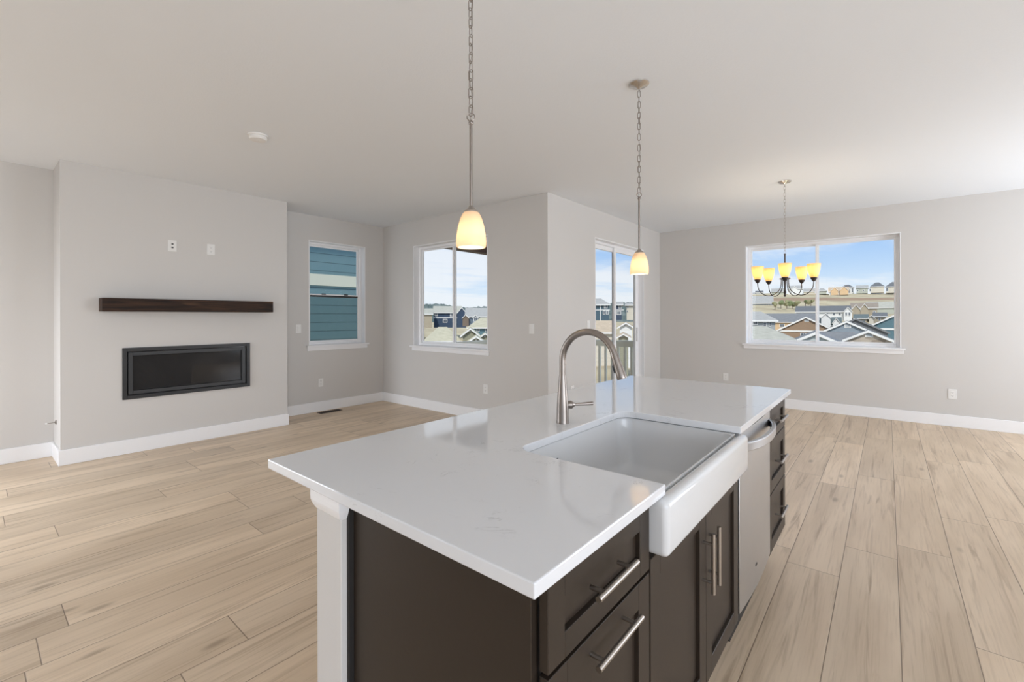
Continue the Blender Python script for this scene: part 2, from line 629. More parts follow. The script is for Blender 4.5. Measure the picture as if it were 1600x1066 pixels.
def window(name, axis, plane, sgn, hole, style='slider', sill=True):
    u0, u1, z0, z1 = hole
    B = mapper(axis, plane, sgn)
    root = holder(name)
    J = 0.012
    # painted jamb lining
    mb = MB()
    mb.box(*B(u0, u0 + J, 0.0, 0.10, z0, z1)).box(*B(u1 - J, u1, 0.0, 0.10, z0, z1)).box(*B(u0 + J, u1 - J, 0.0, 0.10, z1 - J, z1))
    struct(mb.build('window_jamb', TRIM, root))
    # outer vinyl frame
    a0, a1, b0, b1 = u0 + J, u1 - J, z0 + 0.004, z1 - J
    fw = 0.032
    mb = MB()
    mb.box(*B(a0, a0 + fw, 0.095, 0.155, b0, b1)).box(*B(a1 - fw, a1, 0.095, 0.155, b0, b1))
    mb.box(*B(a0 + fw, a1 - fw, 0.095, 0.155, b1 - fw, b1)).box(*B(a0 + fw, a1 - fw, 0.095, 0.155, b0, b0 + fw))
    struct(mb.build('window_frame', VINYL, root, bevel=0.003))
    c0, c1, d0, d1 = a0 + fw, a1 - fw, b0 + fw, b1 - fw
    sw = 0.024
    def sash(p0, p1, q0, q1, o0, o1, glass, widths=None):
        wl, wr, wb, wt = widths or (sw, sw, sw, sw)
        mb = MB()
        mb.box(*B(p0, p0 + wl, o0, o1, q0, q1)).box(*B(p1 - wr, p1, o0, o1, q0, q1))
        mb.box(*B(p0 + wl, p1 - wr, o0, o1, q0, q0 + wb)).box(*B(p0 + wl, p1 - wr, o0, o1, q1 - wt, q1))
        s = struct(mb.build('window_sash', VINYL, root, bevel=0.003))
        om = (o0 + o1) / 2
        g = MB().box(*B(p0 + wl, p1 - wr, om - 0.003, om + 0.003, q0 + wb, q1 - wt)).build('glass_pane', glass, s)
        struct(g)
        return s
    if style == 'slider':
        m = (u0 + u1) / 2
        sash(c0, m + 0.02, d0, d1, 0.105, 0.125, PANE)
        sash(m - 0.02, c1, d0, d1, 0.128, 0.148, PANE)
    else:
        zm = 1.635
        sash(c0, c1, d0, zm + 0.022, 0.105, 0.125, SCREEN, (sw, sw, sw, 0.044))
        sash(c0, c1, zm - 0.016, d1, 0.128, 0.148, PANE, (sw, sw, 0.03, sw))
        for k in (0.28, 0.72):
            uu = c0 + (c1 - c0) * k
            struct(MB().box(*B(uu - 0.03, uu + 0.03, 0.090, 0.105, zm + 0.012, zm + 0.03)).build('sash_lock', CHARM, root, bevel=0.003))
        struct(MB().box(*B(c0 + sw, c1 - sw, 0.1045, 0.106, zm - 0.022, zm + 0.004)).build('rail_underside_strip', CHARM, root))  # thin charcoal strip on the rail face for its dark underside
    if sill:
        mb = MB().box(*B(u0 - 0.04, u1 + 0.04, -0.045, 0.0, z0 - 0.022, z0)).box(*B(u0, u1, 0.0, 0.10, z0 - 0.022, z0 + 0.004))
        struct(mb.build('window_sill', TRIM, root, bevel=0.004))
        struct(MB().box(*B(u0 - 0.025, u1 + 0.025, -0.012, 0.0, z0 - 0.075, z0 - 0.022)).build('sill_apron', TRIM, root, bevel=0.003))
    return root

window('window_1', 'y', YR, 1, W1, 'hung')
window('window_2', 'x', X1, 1, W2)
window('window_3', 'x', X3, 1, W3)
window('window_4', 'x', XB, -1, W4)
window('added_window_5', 'x', XB, -1, W5)  # unseen window, made up to go with the kitchen fill lamp
window('added_window_6', 'y', YK, -1, W6)  # made-up opening around the side fill lamp
window('window_7', 'y', YR, 1, W7)
window('added_window_8', 'y', YK, -1, W8)  # unseen window added along with the dining fill lamp

# sliding patio door
def patio_door():
    u0, u1, z0, z1 = D1
    B = mapper('y', Y2, 1)
    root = holder('door_1')
    J = 0.012
    mb = MB().box(*B(u0, u0 + J, 0, 0.10, 0, z1)).box(*B(u1 - J, u1, 0, 0.10, 0, z1)).box(*B(u0 + J, u1 - J, 0, 0.10, z1 - J, z1))
    struct(mb.build('door_jamb', TRIM, root))
    a0, a1, b1 = u0 + J, u1 - J, z1 - J
    mb = MB().box(*B(a0, a0 + 0.035, 0.09, 0.16, 0, b1)).box(*B(a1 - 0.035, a1, 0.09, 0.16, 0, b1))
    mb.box(*B(a0 + 0.035, a1 - 0.035, 0.09, 0.16, b1 - 0.035, b1)).box(*B(a0 + 0.035, a1 - 0.035, 0.09, 0.16, 0, 0.03))
    struct(mb.build('door_frame', VINYL, root, bevel=0.003))
    m = (u0 + u1) / 2 + 0.0
    def panel(p0, p1, o0, o1, handle):
        q0, q1, s = 0.03, b1 - 0.035, 0.06
        mb = MB().box(*B(p0, p0 + s, o0, o1, q0, q1)).box(*B(p1 - s, p1, o0, o1, q0, q1))
        mb.box(*B(p0 + s, p1 - s, o0, o1, q0, q0 + 0.09)).box(*B(p0 + s, p1 - s, o0, o1, q1 - s, q1))
        d = struct(mb.build('sliding_panel', VINYL, root, bevel=0.003))
        om = (o0 + o1) / 2
        struct(MB().box(*B(p0 + s, p1 - s, om - 0.003, om + 0.003, q0 + 0.09, q1 - s)).build('glass_pane', PANE, d))
        if handle:
            struct(MB().box(*B(p1 - 0.045, p1 - 0.020, o0 - 0.03, o0, 0.93, 1.15)).build('door_handle', VINYL, d, bevel=0.006))
    panel(a0 + 0.035, m + 0.05, 0.125, 0.155, False)
    panel(m - 0.05, a1 - 0.035, 0.093, 0.123, True)
patio_door()

# ------------------------------------------------------------------ plates on the walls
def plate(name, label, cat, axis, plane, sgn, u, z, kind, w=0.074, h=0.116, group=None):
    """sgn: direction of the room side along the wall normal"""
    B = mapper(axis, plane, sgn)
    root = thing(name, label, cat, group=group)
    MB().box(*B(u - w / 2, u + w / 2, 0, 0.006, z - h / 2, z + h / 2)).build('cover_plate', PLASTIC, root, bevel=0.002)
    if kind == 'outlet':
        for s in (-1, 1):
            zz = z + s * 0.0205
            r = MB().box(*B(u - 0.017, u + 0.017, 0.006, 0.0085, zz - 0.0145, zz + 0.0145)).build('receptacle', PLASTIC, root, bevel=0.002)
            mb = MB()
            for q in (-0.0065, 0.0065):
                mb.box(*B(u + q - 0.0012, u + q + 0.0012, 0.0085, 0.0089, zz - 0.002, zz + 0.006))
            mb.box(*B(u - 0.002, u + 0.002, 0.0085, 0.0089, zz - 0.009, zz - 0.005))
            mb.build('slot', DARKHOLE, r)
    elif kind == 'jack':
        for s in (-1, 1):
            zz = z + s * 0.018
            MB().box(*B(u - 0.009, u + 0.009, 0.006, 0.008, zz - 0.008, zz + 0.008)).build('jack', DARKHOLE, root, bevel=0.002)
    else:
        MB().box(*B(u - 0.017, u + 0.017, 0.006, 0.010, z - 0.033, z + 0.033)).build('rocker', PLASTIC, root, bevel=0.002)
    return root

plate('media_jack_plate', 'white wall plate with two dark jacks, left one above the mantel shelf', 'wall plate', 'y', YF, -1, 1.368, 2.064, 'jack')
plate('power_outlet', 'white outlet above the mantel shelf, right of the jack plate', 'outlet', 'y', YF, -1, 1.715, 2.064, 'outlet')
plate('light_switch', 'white light switch between fireplace wall and blue-siding window', 'light switch', 'y', YR, -1, 2.884, 1.166, 'switch')
plate('power_outlet', 'white low outlet under the window with blue siding behind', 'outlet', 'y', YR, -1, 3.198, 0.401, 'outlet')
plate('light_switch', 'white light switch beside the tall slider window near the wall corner', 'light switch', 'x', X1, -1, 3.202, 1.181, 'switch')
plate('power_outlet', 'white low outlet on the shaded wall beneath the living room slider window', 'outlet', 'x', X1, -1, 3.939, 0.404, 'outlet')
plate('light_switch', 'white light switch on bright wall just left of the patio door', 'light switch', 'y', Y2, -1, 5.129, 1.214, 'switch')
plate('power_outlet', 'white low outlet left of the patio door, seen just behind the faucet', 'outlet', 'y', Y2, -1, 4.74, 0.42, 'outlet')
plate('power_outlet', 'white low outlet on dining wall, below and left of the wide window', 'outlet', 'x', X3, -1, 1.932, 0.384, 'outlet')
plate('power_outlet', 'white low outlet on dining wall, right of the wide window', 'outlet', 'x', X3, -1, -0.595, 0.387, 'outlet', h=0.12)

# smoke detector
r = thing('smoke_detector', 'round white smoke detector on the ceiling', 'smoke detector', (1.46, 3.775, H))
MB().lathe([(0.072, 0), (0.072, -0.010), (0.066, -0.012)], n=40).build('mounting_base', PLASTIC, r, smooth_=True)
MB().lathe([(0.062, -0.012), (0.064, -0.024), (0.056, -0.036), (0.030, -0.040)], n=40).build('cover', PLASTIC, r, smooth_=True)
MB().lathe([(0.012, -0.040), (0.010, -0.042)], n=20).build('test_button', PLASTIC, r, smooth_=True)

# door stop on the chimney side
r = thing('door_stop', 'small metal bumper rod with white tip on the side of the fireplace wall', 'door stop', (XA, 5.967, 0.349))
MB().lathe([(0.022, 0), (0.022, 0.004), (0.010, 0.010)], axis=(-1, 0, 0), n=24).build('rosette', NICKEL, r, smooth_=True)
MB().cyl((-0.008, 0, 0), (-0.062, 0.0, -0.003), 0.0035).build('rod', NICKEL_L, r, smooth_=True)
MB().lathe([(0.008, 0), (0.009, 0.006), (0.007, 0.014)], c=(-0.060, 0, -0.003), axis=(-1, 0, 0), n=16).build('tip', PLASTIC, r, smooth_=True)

# floor register
r = thing('floor_vent', 'dark brown metal floor vent by the baseboard under the blue-siding window', 'vent', (3.26, 6.02, 0.0))
mb = MB()
mb.box(-0.16, 0.16, -0.06, -0.048, 0.0005, 0.005).box(-0.16, 0.16, 0.048, 0.06, 0.0005, 0.005).box(-0.16, -0.146, -0.048, 0.048, 0.0005, 0.005).box(0.146, 0.16, -0.048, 0.048, 0.0005, 0.005)
VENT = simple('vent_brown', (0.07, 0.045, 0.03), 0.5, 0.3)
mb.build('vent_frame', VENT, r)
MB().box(-0.146, 0.146, -0.048, 0.048, 0.0003, 0.001).build('duct_opening', CABIN, r)
mb = MB()
for i in range(15):
    xx = -0.14 + i * 0.02
    mb.box(xx - 0.002, xx + 0.002, -0.048, 0.048, 0.001, 0.004)
mb.build('louvers', VENT, r)

# ------------------------------------------------------------------ fireplace
def ring(B, u0, u1, z0, z1, w, o0, o1, mb=None):
    mb = mb or MB()
    mb.box(*B(u0, u0 + w, o0, o1, z0, z1)).box(*B(u1 - w, u1, o0, o1, z0, z1))
    mb.box(*B(u0 + w, u1 - w, o0, o1, z0, z0 + w)).box(*B(u0 + w, u1 - w, o0, o1, z1 - w, z1))
    return mb
r = thing('fireplace', 'black framed linear gas fireplace set into the wall below the mantel shelf', 'fireplace')
B = mapper('y', YF, 1)
ring(B, 0.968, 2.103, 0.527, 1.028, 0.034, -0.016, 0.0).build('outer_frame', BLACKM, r, bevel=0.002)
ring(B, 0.986, 2.085, 0.545, 1.010, 0.02, 0.0, 0.05).build('recess_lining', BLACKM, r)
ring(B, 1.012, 2.059, 0.571, 0.984, 0.036, -0.006, 0.02).build('inner_frame', CHARM, r, bevel=0.003)
MB().box(*B(1.0061, 2.0649, 0.022, 0.028, 0.5651, 0.9899)).build('glass_front', FIREGLASS, r)
MB().box(*B(1.0, 2.07, 0.20, 0.22, 0.56, 0.995)).build('firebox_back', BLACKM, r)

r = thing('mantel_shelf', 'dark walnut floating mantel shelf above the fireplace', 'shelf', (0, YF, 0))
MB().box(0.800, 2.300, -0.162, 0.0, 1.381, 1.506).build('beam', WALNUT, r, bevel=0.003)

# ------------------------------------------------------------------ kitchen island
CZ, CT = 0.9286, 0.0255
IX0, IX1, IY0, IY1 = 0.5347, 2.8387, 0.401, 1.3229

# half wall carrying the overhang
struct(MB().box(0.560, 2.800, 0.985, 1.098, 0, CZ - CT).build('wall_island', WALL, bevel=0.002))
def cap():
    mb = MB()
    prof = [(0.846, 0.0), (0.850, 0.0028), (0.856, 0.0055), (0.863, 0.0085), (0.870, 0.0105), (0.880, 0.011), (CZ - CT, 0.011)]
    rings = []
    for z, o in prof:
        e = o + 0.0004
        rings.append([mb.bm.verts.new(p) for p in ((0.560 - e, 0.985 - e, z), (2.800 + e, 0.985 - e, z), (2.800 + e, 1.098 + e, z), (0.560 - e, 1.098 + e, z))])
    for a, b in zip(rings, rings[1:]):
        for i in range(4):
            j = (i + 1) % 4
            mb.bm.faces.new((a[i], a[j], b[j], b[i]))
    mb.bm.faces.new(rings[0][::-1])
    mb.bm.faces.new(rings[-1])
    return struct(mb.build('trim_1', TRIM))
cap()

# countertop with the sink notch
def countertop():
    nx0, nx1, ny, rr = 1.047, 1.757, 0.854, 0.055
    pts = [(IX0, IY0)]
    pts += [(nx0, IY0)]
    for k in range(9):
        a = math.pi - k / 8 * math.pi / 2
        pts.append((nx0 + rr + rr * math.cos(a), ny - rr + rr * math.sin(a)))
    for k in range(9):
        a = math.pi / 2 - k / 8 * math.pi / 2
        pts.append((nx1 - rr + rr * math.cos(a), ny - rr + rr * math.sin(a)))
    pts += [(nx1, IY0), (IX1, IY0), (IX1, IY1), (IX0, IY1)]
    mb = MB()
    mb.prism(pts, lambda u, v, t: (u, v, t), CZ - CT, CZ)
    o = mb.build('countertop', QUARTZ, bevel=0.0025, seg=2)
    return tag(o, 'white quartz countertop with faint gray veins covering the island', 'countertop')
countertop()

DF, DB = 0.420, 0.438        # drawer front faces
def shaker(name, x0, x1, z0, z1, rail, parent, rail_x=None):
    mb = MB()
    rx = rail_x or rail
    mb.box(x0, x0 + rx, DF, DB, z0, z1).box(x1 - rx, x1, DF, DB, z0, z1)
    mb.box(x0 + rx, x1 - rx, DF, DB, z0, z0 + rail).box(x0 + rx, x1 - rx, DF, DB, z1 - rail, z1)
    mb.box(x0 + rx, x1 - rx, DF + 0.010, DB - 0.001, z0 + rail, z1 - rail)
    return mb.build(name, CAB, parent, bevel=0.0012, seg=1)

def pull(parent, c0, c1, yb=0.390, r=0.0058, inset=0.026):
    """bar pull from c0 to c1 (x, z)"""
    a, b = Vector((c0[0], yb, c0[1])), Vector((c1[0], yb, c1[1]))
    t = (b - a).normalized()
    mb = MB().cyl(a, b, r, 16)
    for p in (a + t * inset, b - t * inset):
        mb.cyl(p, (p.x, DF + 0.0005, p.z), 0.0045, 12)
    return mb.build('handle', NICKEL_L, parent, smooth_=True)

ZB, ZT = 0.215, CZ - CT
def carcass(parent, x0, x1):
    MB().box(x0, x1, DB + 0.002, 0.975, ZB, ZT).build('carcass', CABIN, parent)
    MB().box(x0, x1, 0.505, 0.520, 0.0, ZB).build('toe_kick', CAB, parent)

# near cabinet
r = thing('drawer_cabinet', 'dark brown shaker cabinet at the near end of the island, drawer over pull-out', 'cabinet')
carcass(r, 0.605, 1.000)
MB().box(0.585, 0.604, 0.446, 0.972, 0.0, ZT).build('end_panel', CAB, r, bevel=0.001, seg=1)
MB().box(0.5745, 0.604, 0.9725, 0.9842, 0.0, ZT).build('dark_gap_strip', CABIN, r)  # black strip put in as the shaded gap beside the half wall
d = shaker('drawer', 0.596, 0.997, 0.744, 0.893, 0.045, r, 0.05)
pull(d, (0.706, 0.826), (0.866, 0.826))
d = shaker('pull_out_front', 0.596, 0.997, ZB, 0.736, 0.057, r)
pull(d, (0.706, 0.703), (0.888, 0.703))

# sink base
r = thing('sink_cabinet', 'dark brown two-door shaker cabinet under the apron sink', 'cabinet')
mb = MB().box(1.001, 1.020, 0.456, 0.975, ZB, ZT).box(1.779, 1.795, DB + 0.002, 0.975, ZB, ZT).box(1.020, 1.779, DB + 0.002, 0.975, ZB, ZB + 0.018)
mb.box(1.020, 1.779, 0.955, 0.975, ZB + 0.018, ZT)
mb.build('carcass', CABIN, r)
MB().box(1.001, 1.795, 0.505, 0.520, 0, ZB).build('toe_kick', CAB, r)
d = shaker('door', 1.004, 1.414, ZB, 0.762, 0.057, r)
pull(d, (1.385, 0.515), (1.385, 0.690), inset=0.032)
d = shaker('door', 1.417, 1.793, ZB, 0.762, 0.057, r)
pull(d, (1.444, 0.515), (1.444, 0.690), inset=0.032)

# dishwasher
r = thing('dishwasher', 'stainless steel dishwasher between the apron sink and the far drawers', 'dishwasher')
MB().box(1.799, 2.354, 0.450, 0.965, 0.12, ZT - 0.006).build('tub', CABIN, r)
mb = MB()
segs = 14
front = []
for i in range(segs + 1):
    t = i / segs
    front.append((1.800 + 0.552 * t, DF - 0.004 - 0.010 * math.sin(math.pi * t)))
poly = front + [(2.352, 0.448), (1.800, 0.448)]
mb.prism(poly, lambda u, v, t: (u, v, t), 0.235, ZT - 0.008)
mb.build('door', STEEL, r, bevel=0.002, smooth_=True)
mb = MB()
outer, inner = [], []
for i in range(25):
    t = i / 24
    k = max(0.0, 1 - abs(2 * t - 1) ** 2.6)
    outer.append((1.815 + 0.522 * t, DF - 0.012 - 0.050 * k))
    inner.append((1.815 + 0.522 * t, DF - 0.000 - 0.045 * k))
mb.prism(outer + inner[::-1], lambda u, v, t: (u, v, t), 0.822, 0.856)
mb.build('handle', STEEL, r, bevel=0.003, smooth_=True)
MB().box(2.010, 2.032, DF - 0.0155, DF - 0.0125, 0.325, 0.332).build('maker_mark', CHARM, r)
MB().box(1.80, 2.352, 0.505, 0.52, 0.0, 0.232).build('toe_kick', CABIN, r)

# far drawers
r = thing('drawer_cabinet', 'dark brown three-drawer shaker cabinet at the far end of the island', 'cabinet')
carcass(r, 2.358, 2.778)
for z0, z1, rail, hz in ((0.744, 0.893, 0.040, 0.820), (0.492, 0.738, 0.055, 0.622), (ZB, 0.486, 0.055, 0.362)):
    d = shaker('drawer', 2.361, 2.775, z0, z1, rail, r, 0.055)
    pull(d, (2.48, hz), (2.655, hz))
MB().box(2.779, 2.797, 0.446, 0.972, ZB, ZT).build('end_panel', CAB, r, bevel=0.001, seg=1)

# apron-front sink
def sink():
    root = thing('farmhouse_sink', 'white fireclay apron-front sink set into the island counter', 'sink')
    x0, x1, y0, y1 = 1.006, 1.776, 0.380, 0.880
    zt, zb = CZ - CT - 0.002, 0.668
    # basin as one shell: outer rounded block, inner rounded hollow
    def rrect(a0, a1, b0, b1, r_, n=6):
        P = []
        for cx, cy, s in ((a1 - r_, b1 - r_, 0), (a0 + r_, b1 - r_, 90), (a0 + r_, b0 + r_, 180), (a1 - r_, b0 + r_, 270)):
            for k in range(n + 1):
                a = math.radians(s + 90 * k / n)
                P.append((cx + r_ * math.cos(a), cy + r_ * math.sin(a)))
        return P
    mb = MB()
    bm = mb.bm
    levels = []
    # inside from rim down to the floor
    ix0, ix1, iy0, iy1 = 1.042, 1.762, 0.424, 0.860
    def lev(d, r_, z):
        f_ = min(0.030, max(0.0, (zt - 0.02 - z) * 0.3))
        return [bm.verts.new((px, py, z)) for px, py in rrect(ix0 + d, ix1 - d, iy0 + max(d, 0) + f_, iy1 - d, r_)]
    for d, r_, z in ((-0.006, 0.060, zt), (-0.002, 0.058, zt - 0.002), (0.0, 0.056, zt - 0.008), (0.004, 0.056, zt - 0.08), (0.010, 0.060, zb + 0.055), (0.020, 0.062, zb + 0.032), (0.038, 0.066, zb + 0.020), (0.065, 0.07, zb + 0.016)):
        levels.append(lev(d, r_, z))
    n = len(levels[0])
    for a, b in zip(levels, levels[1:]):
        for i in range(n):
            j = (i + 1) % n
            bm.faces.new((a[i], a[j], b[j], b[i]))
    bm.faces.new(levels[-1])
    # outer skin up to the rim
    outs = [[bm.verts.new((px, py, z)) for px, py in rrect(x0 + 0.018, x1 - 0.004, fy, y1, 0.02)] for fy, z in ((0.420, zt), (0.420, 0.790), (0.443, 0.772), (0.443, zb))]
    for i in range(n):
        j = (i + 1) % n
        bm.faces.new((levels[0][i], levels[0][j], outs[0][j], outs[0][i]))
        for p_, q_ in zip(outs, outs[1:]):
            bm.faces.new((p_[i], p_[j], q_[j], q_[i]))
    o2 = outs[-1]
    bm.faces.new(o2[::-1])
    mb.build('basin', PORC, root, smooth_=True)
    # apron with soft edges
    mb = MB()
    mb.prism([(x0, 0.452), (x0, y0), (x1, y0), (x1, 0.4185), (x0 + 0.035, 0.4185), (x0 + 0.035, 0.452)], lambda u, v, t: (u, v, t), 0.772, zt + 0.001)
    a = mb.build('apron', PORC, root, bevel=0.016, seg=5)
    for p in a.data.polygons:
        p.use_smooth = True
    MB().lathe([(0.045, 0), (0.045, 0.003), (0.036, 0.0035), (0.030, 0.001)], c=(1.40, 0.66, zb + 0.016), n=32).build('drain', NICKEL, root, smooth_=True)
    MB().box(1.255, 1.275, iy1 - 0.0045, iy1 - 0.0035, 0.842, 0.846).build('maker_mark', CHARM, root)
sink()

# faucet
def faucet():
    bx, by = 1.411, 0.926
    root = thing('kitchen_faucet', 'brushed nickel gooseneck pull-down faucet on the counter behind the sink', 'faucet', (bx, by, CZ))
    MB().lathe([(0.0235, 0.0), (0.0235, 0.006), (0.0228, 0.010), (0.0222, 0.05), (0.0190, 0.10), (0.0150, 0.15), (0.0128, 0.176)], n=40).build('body', NICKEL, root, smooth_=True)
    pts = [(0, 0, 0.172), (0, 0, 0.20), (0, 0, 0.232)]
    R, cz = 0.107, 0.232
    for k in range(1, 25):
        a = math.radians(160 * k / 24)
        pts.append((0, -R + R * math.cos(a), cz + R * math.sin(a)))
    MB().tube(pts, 0.0121, 20).build('gooseneck', NICKEL, root, smooth_=True)
    e = Vector(pts[-1])
    t = Vector((0, -math.sin(math.radians(20)), -math.cos(math.radians(20))))
    MB().lathe([(0.0123, -0.004), (0.0128, 0.0), (0.0140, 0.03), (0.0165, 0.075), (0.0175, 0.088), (0.0165, 0.091), (0.013, 0.091), (0.012, 0.088)], c=e, axis=t, n=32).build('spray_head', NICKEL, root, smooth_=True)
    s = t.cross(Vector((1, 0, 0)))
    p = e + t * 0.052 + Vector((0, 0.0165, -0.006))
    MB().lathe([(0.004, -0.013), (0.0055, -0.010), (0.0055, 0.010), (0.004, 0.013)], c=p - Vector((0, 0.001, 0)), axis=t, n=12).build('spray_button', GRAYP, root, smooth_=True)
    d = Vector((0.8, -0.6, 0))
    MB().lathe([(0.012, 0.012), (0.0135, 0.022), (0.0150, 0.030), (0.0150, 0.034), (0.0105, 0.040), (0.0075, 0.046)], c=(0, 0, 0.066), axis=d, n=28).build('handle_hub', NICKEL, root, smooth_=True)
    q = Vector((0, 0, 0.066))
    MB().tube([q + d * 0.044, q + d * 0.07 + Vector((0, 0, 0.000)), q + d * 0.118 + Vector((0, 0, 0.001))], [0.0048, 0.0052, 0.0072], 16).build('lever', NICKEL, root, smooth_=True)
faucet()

# ------------------------------------------------------------------ pendants
def link_pts(c, ang, half, wid, n=20):
    P = []
    u = Vector((math.cos(ang), math.sin(ang), 0))
    st = half - wid
    for k in range(n):
        a = 2 * math.pi * k / n
        s, z = math.sin(a), math.cos(a)
        P.append(Vector(c) + u * (wid * s) + Vector((0, 0, wid * z + (st if z >= 0 else -st))))
    return P

def pendant(label, x, y):
    zb = 1.580
    root = thing('pendant_lamp', label, 'pendant lamp', (x, y, zb), group=None)
    # opal glass shade, open below, 3 mm thick
    prof = [(0.0535, 0.000), (0.0555, 0.008), (0.0560, 0.018), (0.0540, 0.045), (0.0480, 0.080), (0.0400, 0.107), (0.0320, 0.124), (0.0270, 0.130)]
    inner = [(r_ - 0.003, z_) for r_, z_ in prof[::-1]]
    MB().lathe(prof + inner + [prof[0]], n=40, cap0=False, cap1=False).build('glass_shade', OPAL, root, smooth_=True)
    MB().lathe([(0.0275, 0.1295), (0.0265, 0.134), (0.016, 0.142), (0.008, 0.152), (0.0065, 0.155)], n=28).build('shade_cap', NICKEL_L, root, smooth_=True)
    b = MB().lathe([(0.004, 0.020), (0.018, 0.028), (0.022, 0.042), (0.018, 0.058), (0.010, 0.075)], n=20)
    b.build('bulb', BULB, root, smooth_=True)
    MB().lathe([(0.012, 0.075), (0.012, 0.128)], n=16).build('socket', PLASTIC, root, smooth_=True)
    MB().cyl((0, 0, 0.155), (0, 0, 0.462), 0.0058, 14).build('rod', NICKEL, root, smooth_=True)
    MB().lathe([(0.0058, 0.455), (0.009, 0.459), (0.009, 0.466), (0.004, 0.472)], n=16).build('rod_cap', NICKEL, root, smooth_=True)
    MB().tube([(0.0145 * 0.64 * math.cos(a), -0.0145 * 0.77 * math.cos(a), 0.484 + 0.0145 * math.sin(a)) for a in [2 * math.pi * k / 24 for k in range(24)]], 0.0019, 8, True).build('loop', NICKEL, root, smooth_=True)
    z0, z1 = 0.508, H - zb - 0.030
    n = 20
    step = (z1 - z0) / (n - 1)
    for i in range(n):
        a = (0.3 if i % 2 else 0.3 + math.pi / 2) + random.uniform(-0.35, 0.35)
        MB().tube(link_pts((0, 0, z0 + i * step), a, step / 2 + 0.0045, 0.0085), 0.0016, 8, True).build('chain_link', NICKEL, root, smooth_=True)
    cp = []
    for i in range(26):
        t = i / 25
        cp.append((0.004 * math.sin(t * 19) + (0.010 * math.exp(-((t - 0.55) / 0.1) ** 2)), 0.004 * math.cos(t * 23), 0.466 + t * (H - zb - 0.02 - 0.466)))
    MB().tube(cp, 0.0011, 6).build('cord', NICKEL, root, smooth_=True)
    zc_ = H - zb
    MB().lathe([(0.006, -0.032), (0.010, -0.028), (0.020, -0.022), (0.048, -0.014), (0.060, -0.005), (0.061, 0.0)], c=(0, 0, zc_), n=40).build('ceiling_canopy', NICKEL_C, root, smooth_=True)
pendant('nearer pendant lamp with lit opal glass shade on a nickel rod and chain', 1.2, 1.19)
pendant('farther pendant lamp over the sink end of the island, round ceiling canopy in view', 2.621, 1.163)

# ------------------------------------------------------------------ chandelier
def chandelier(x, y):
    root = thing('chandelier', 'dark bronze five-arm chandelier with amber glass shades before the dining window', 'chandelier', (x, y, H))
    zf = lambda z: z - H
    MB().lathe([(0.008, -0.030), (0.015, -0.024), (0.050, -0.014), (0.062, -0.004), (0.062, 0)], n=40).build('ceiling_canopy', NICKEL_C, root, smooth_=True)
    z0, z1 = zf(1.992), -0.034
    n = 22
    st = (z1 - z0) / (n - 1)
    mb = MB()
    for i in range(n):
        mb.tube(link_pts((0, 0, z0 + i * st), (0.4 if i % 2 else 0.4 + math.pi / 2), st / 2 + 0.004, 0.0075, 14), 0.0014, 6, True)
    mb.build('chain', NICKEL_L, root, smooth_=True)
    MB().lathe([(0.004, zf(1.982)), (0.010, zf(1.975)), (0.007, zf(1.965)), (0.0065, zf(1.72))], n=16).build('stem', BRONZE, root, smooth_=True)
    MB().lathe([(0.012, zf(1.728)), (0.050, zf(1.722)), (0.052, zf(1.714)), (0.020, zf(1.706)), (0.010, zf(1.69)), (0.008, zf(1.60)), (0.013, zf(1.575)), (0.009, zf(1.555)), (0.011, zf(1.540)), (0.003, zf(1.526))], n=28).build('hub', BRONZE, root, smooth_=True)
    a0 = math.atan2(-y, -x)
    for k in range(5):
        a = a0 + 2 * math.pi * k / 5
        u = Vector((math.cos(a), math.sin(a), 0))
        ctrl = [(0.034, 1.715), (0.036, 1.66), (0.050, 1.605), (0.090, 1.562), (0.145, 1.540), (0.195, 1.548), (0.235, 1.580), (0.257, 1.625), (0.263, 1.682)]
        # smooth the control polygon
        pts = []
        for i in range(len(ctrl) - 1):
            p0 = ctrl[max(i - 1, 0)]; p1 = ctrl[i]; p2 = ctrl[i + 1]; p3 = ctrl[min(i + 2, len(ctrl) - 1)]
            for s in range(4):
                t = s / 4
                f = lambda j: 0.5 * (2 * p1[j] + (p2[j] - p0[j]) * t + (2 * p0[j] - 5 * p1[j] + 4 * p2[j] - p3[j]) * t * t + (3 * p1[j] - p0[j] - 3 * p2[j] + p3[j]) * t ** 3)
                pts.append(u * f(0) + Vector((0, 0, zf(f(1)))))
        pts.append(u * ctrl[-1][0] + Vector((0, 0, zf(ctrl[-1][1]))))
        arm = MB().tube(pts, 0.0042, 10).build('arm', BRONZE, root, smooth_=True)
        c = u * 0.263 + Vector((0, 0, zf(1.680)))
        MB().lathe([(0.006, -0.006), (0.014, 0.0), (0.026, 0.018), (0.030, 0.034), (0.028, 0.036)], c=c, n=24).build('shade_cup', BRONZE, arm, smooth_=True)
        prof = [(0.016, 0.016), (0.029, 0.034), (0.042, 0.066), (0.052, 0.105), (0.058, 0.150), (0.060, 0.172)]
        inn = [(r_ - 0.003, z_) for r_, z_ in prof[::-1]]
        MB().lathe(prof + inn, c=c, n=32, cap1=True, cap0=True).build('glass_shade', AMBER, arm, smooth_=True)
        MB().lathe([(0.009, 0.060), (0.014, 0.085), (0.021, 0.115), (0.021, 0.140), (0.014, 0.155), (0.004, 0.162)], c=c, n=16).build('bulb', BULB_C, arm, smooth_=True)
chandelier(5.512, 0.831)

# ------------------------------------------------------------------ outside: helpers
def ray(px, py):
    return FW + RT * ((px - 800) / F_PX) - UP * ((py - 533 - SHIFT) / F_PX)
def at(px, py, depth):
    return CAM + ray(px, py) * depth

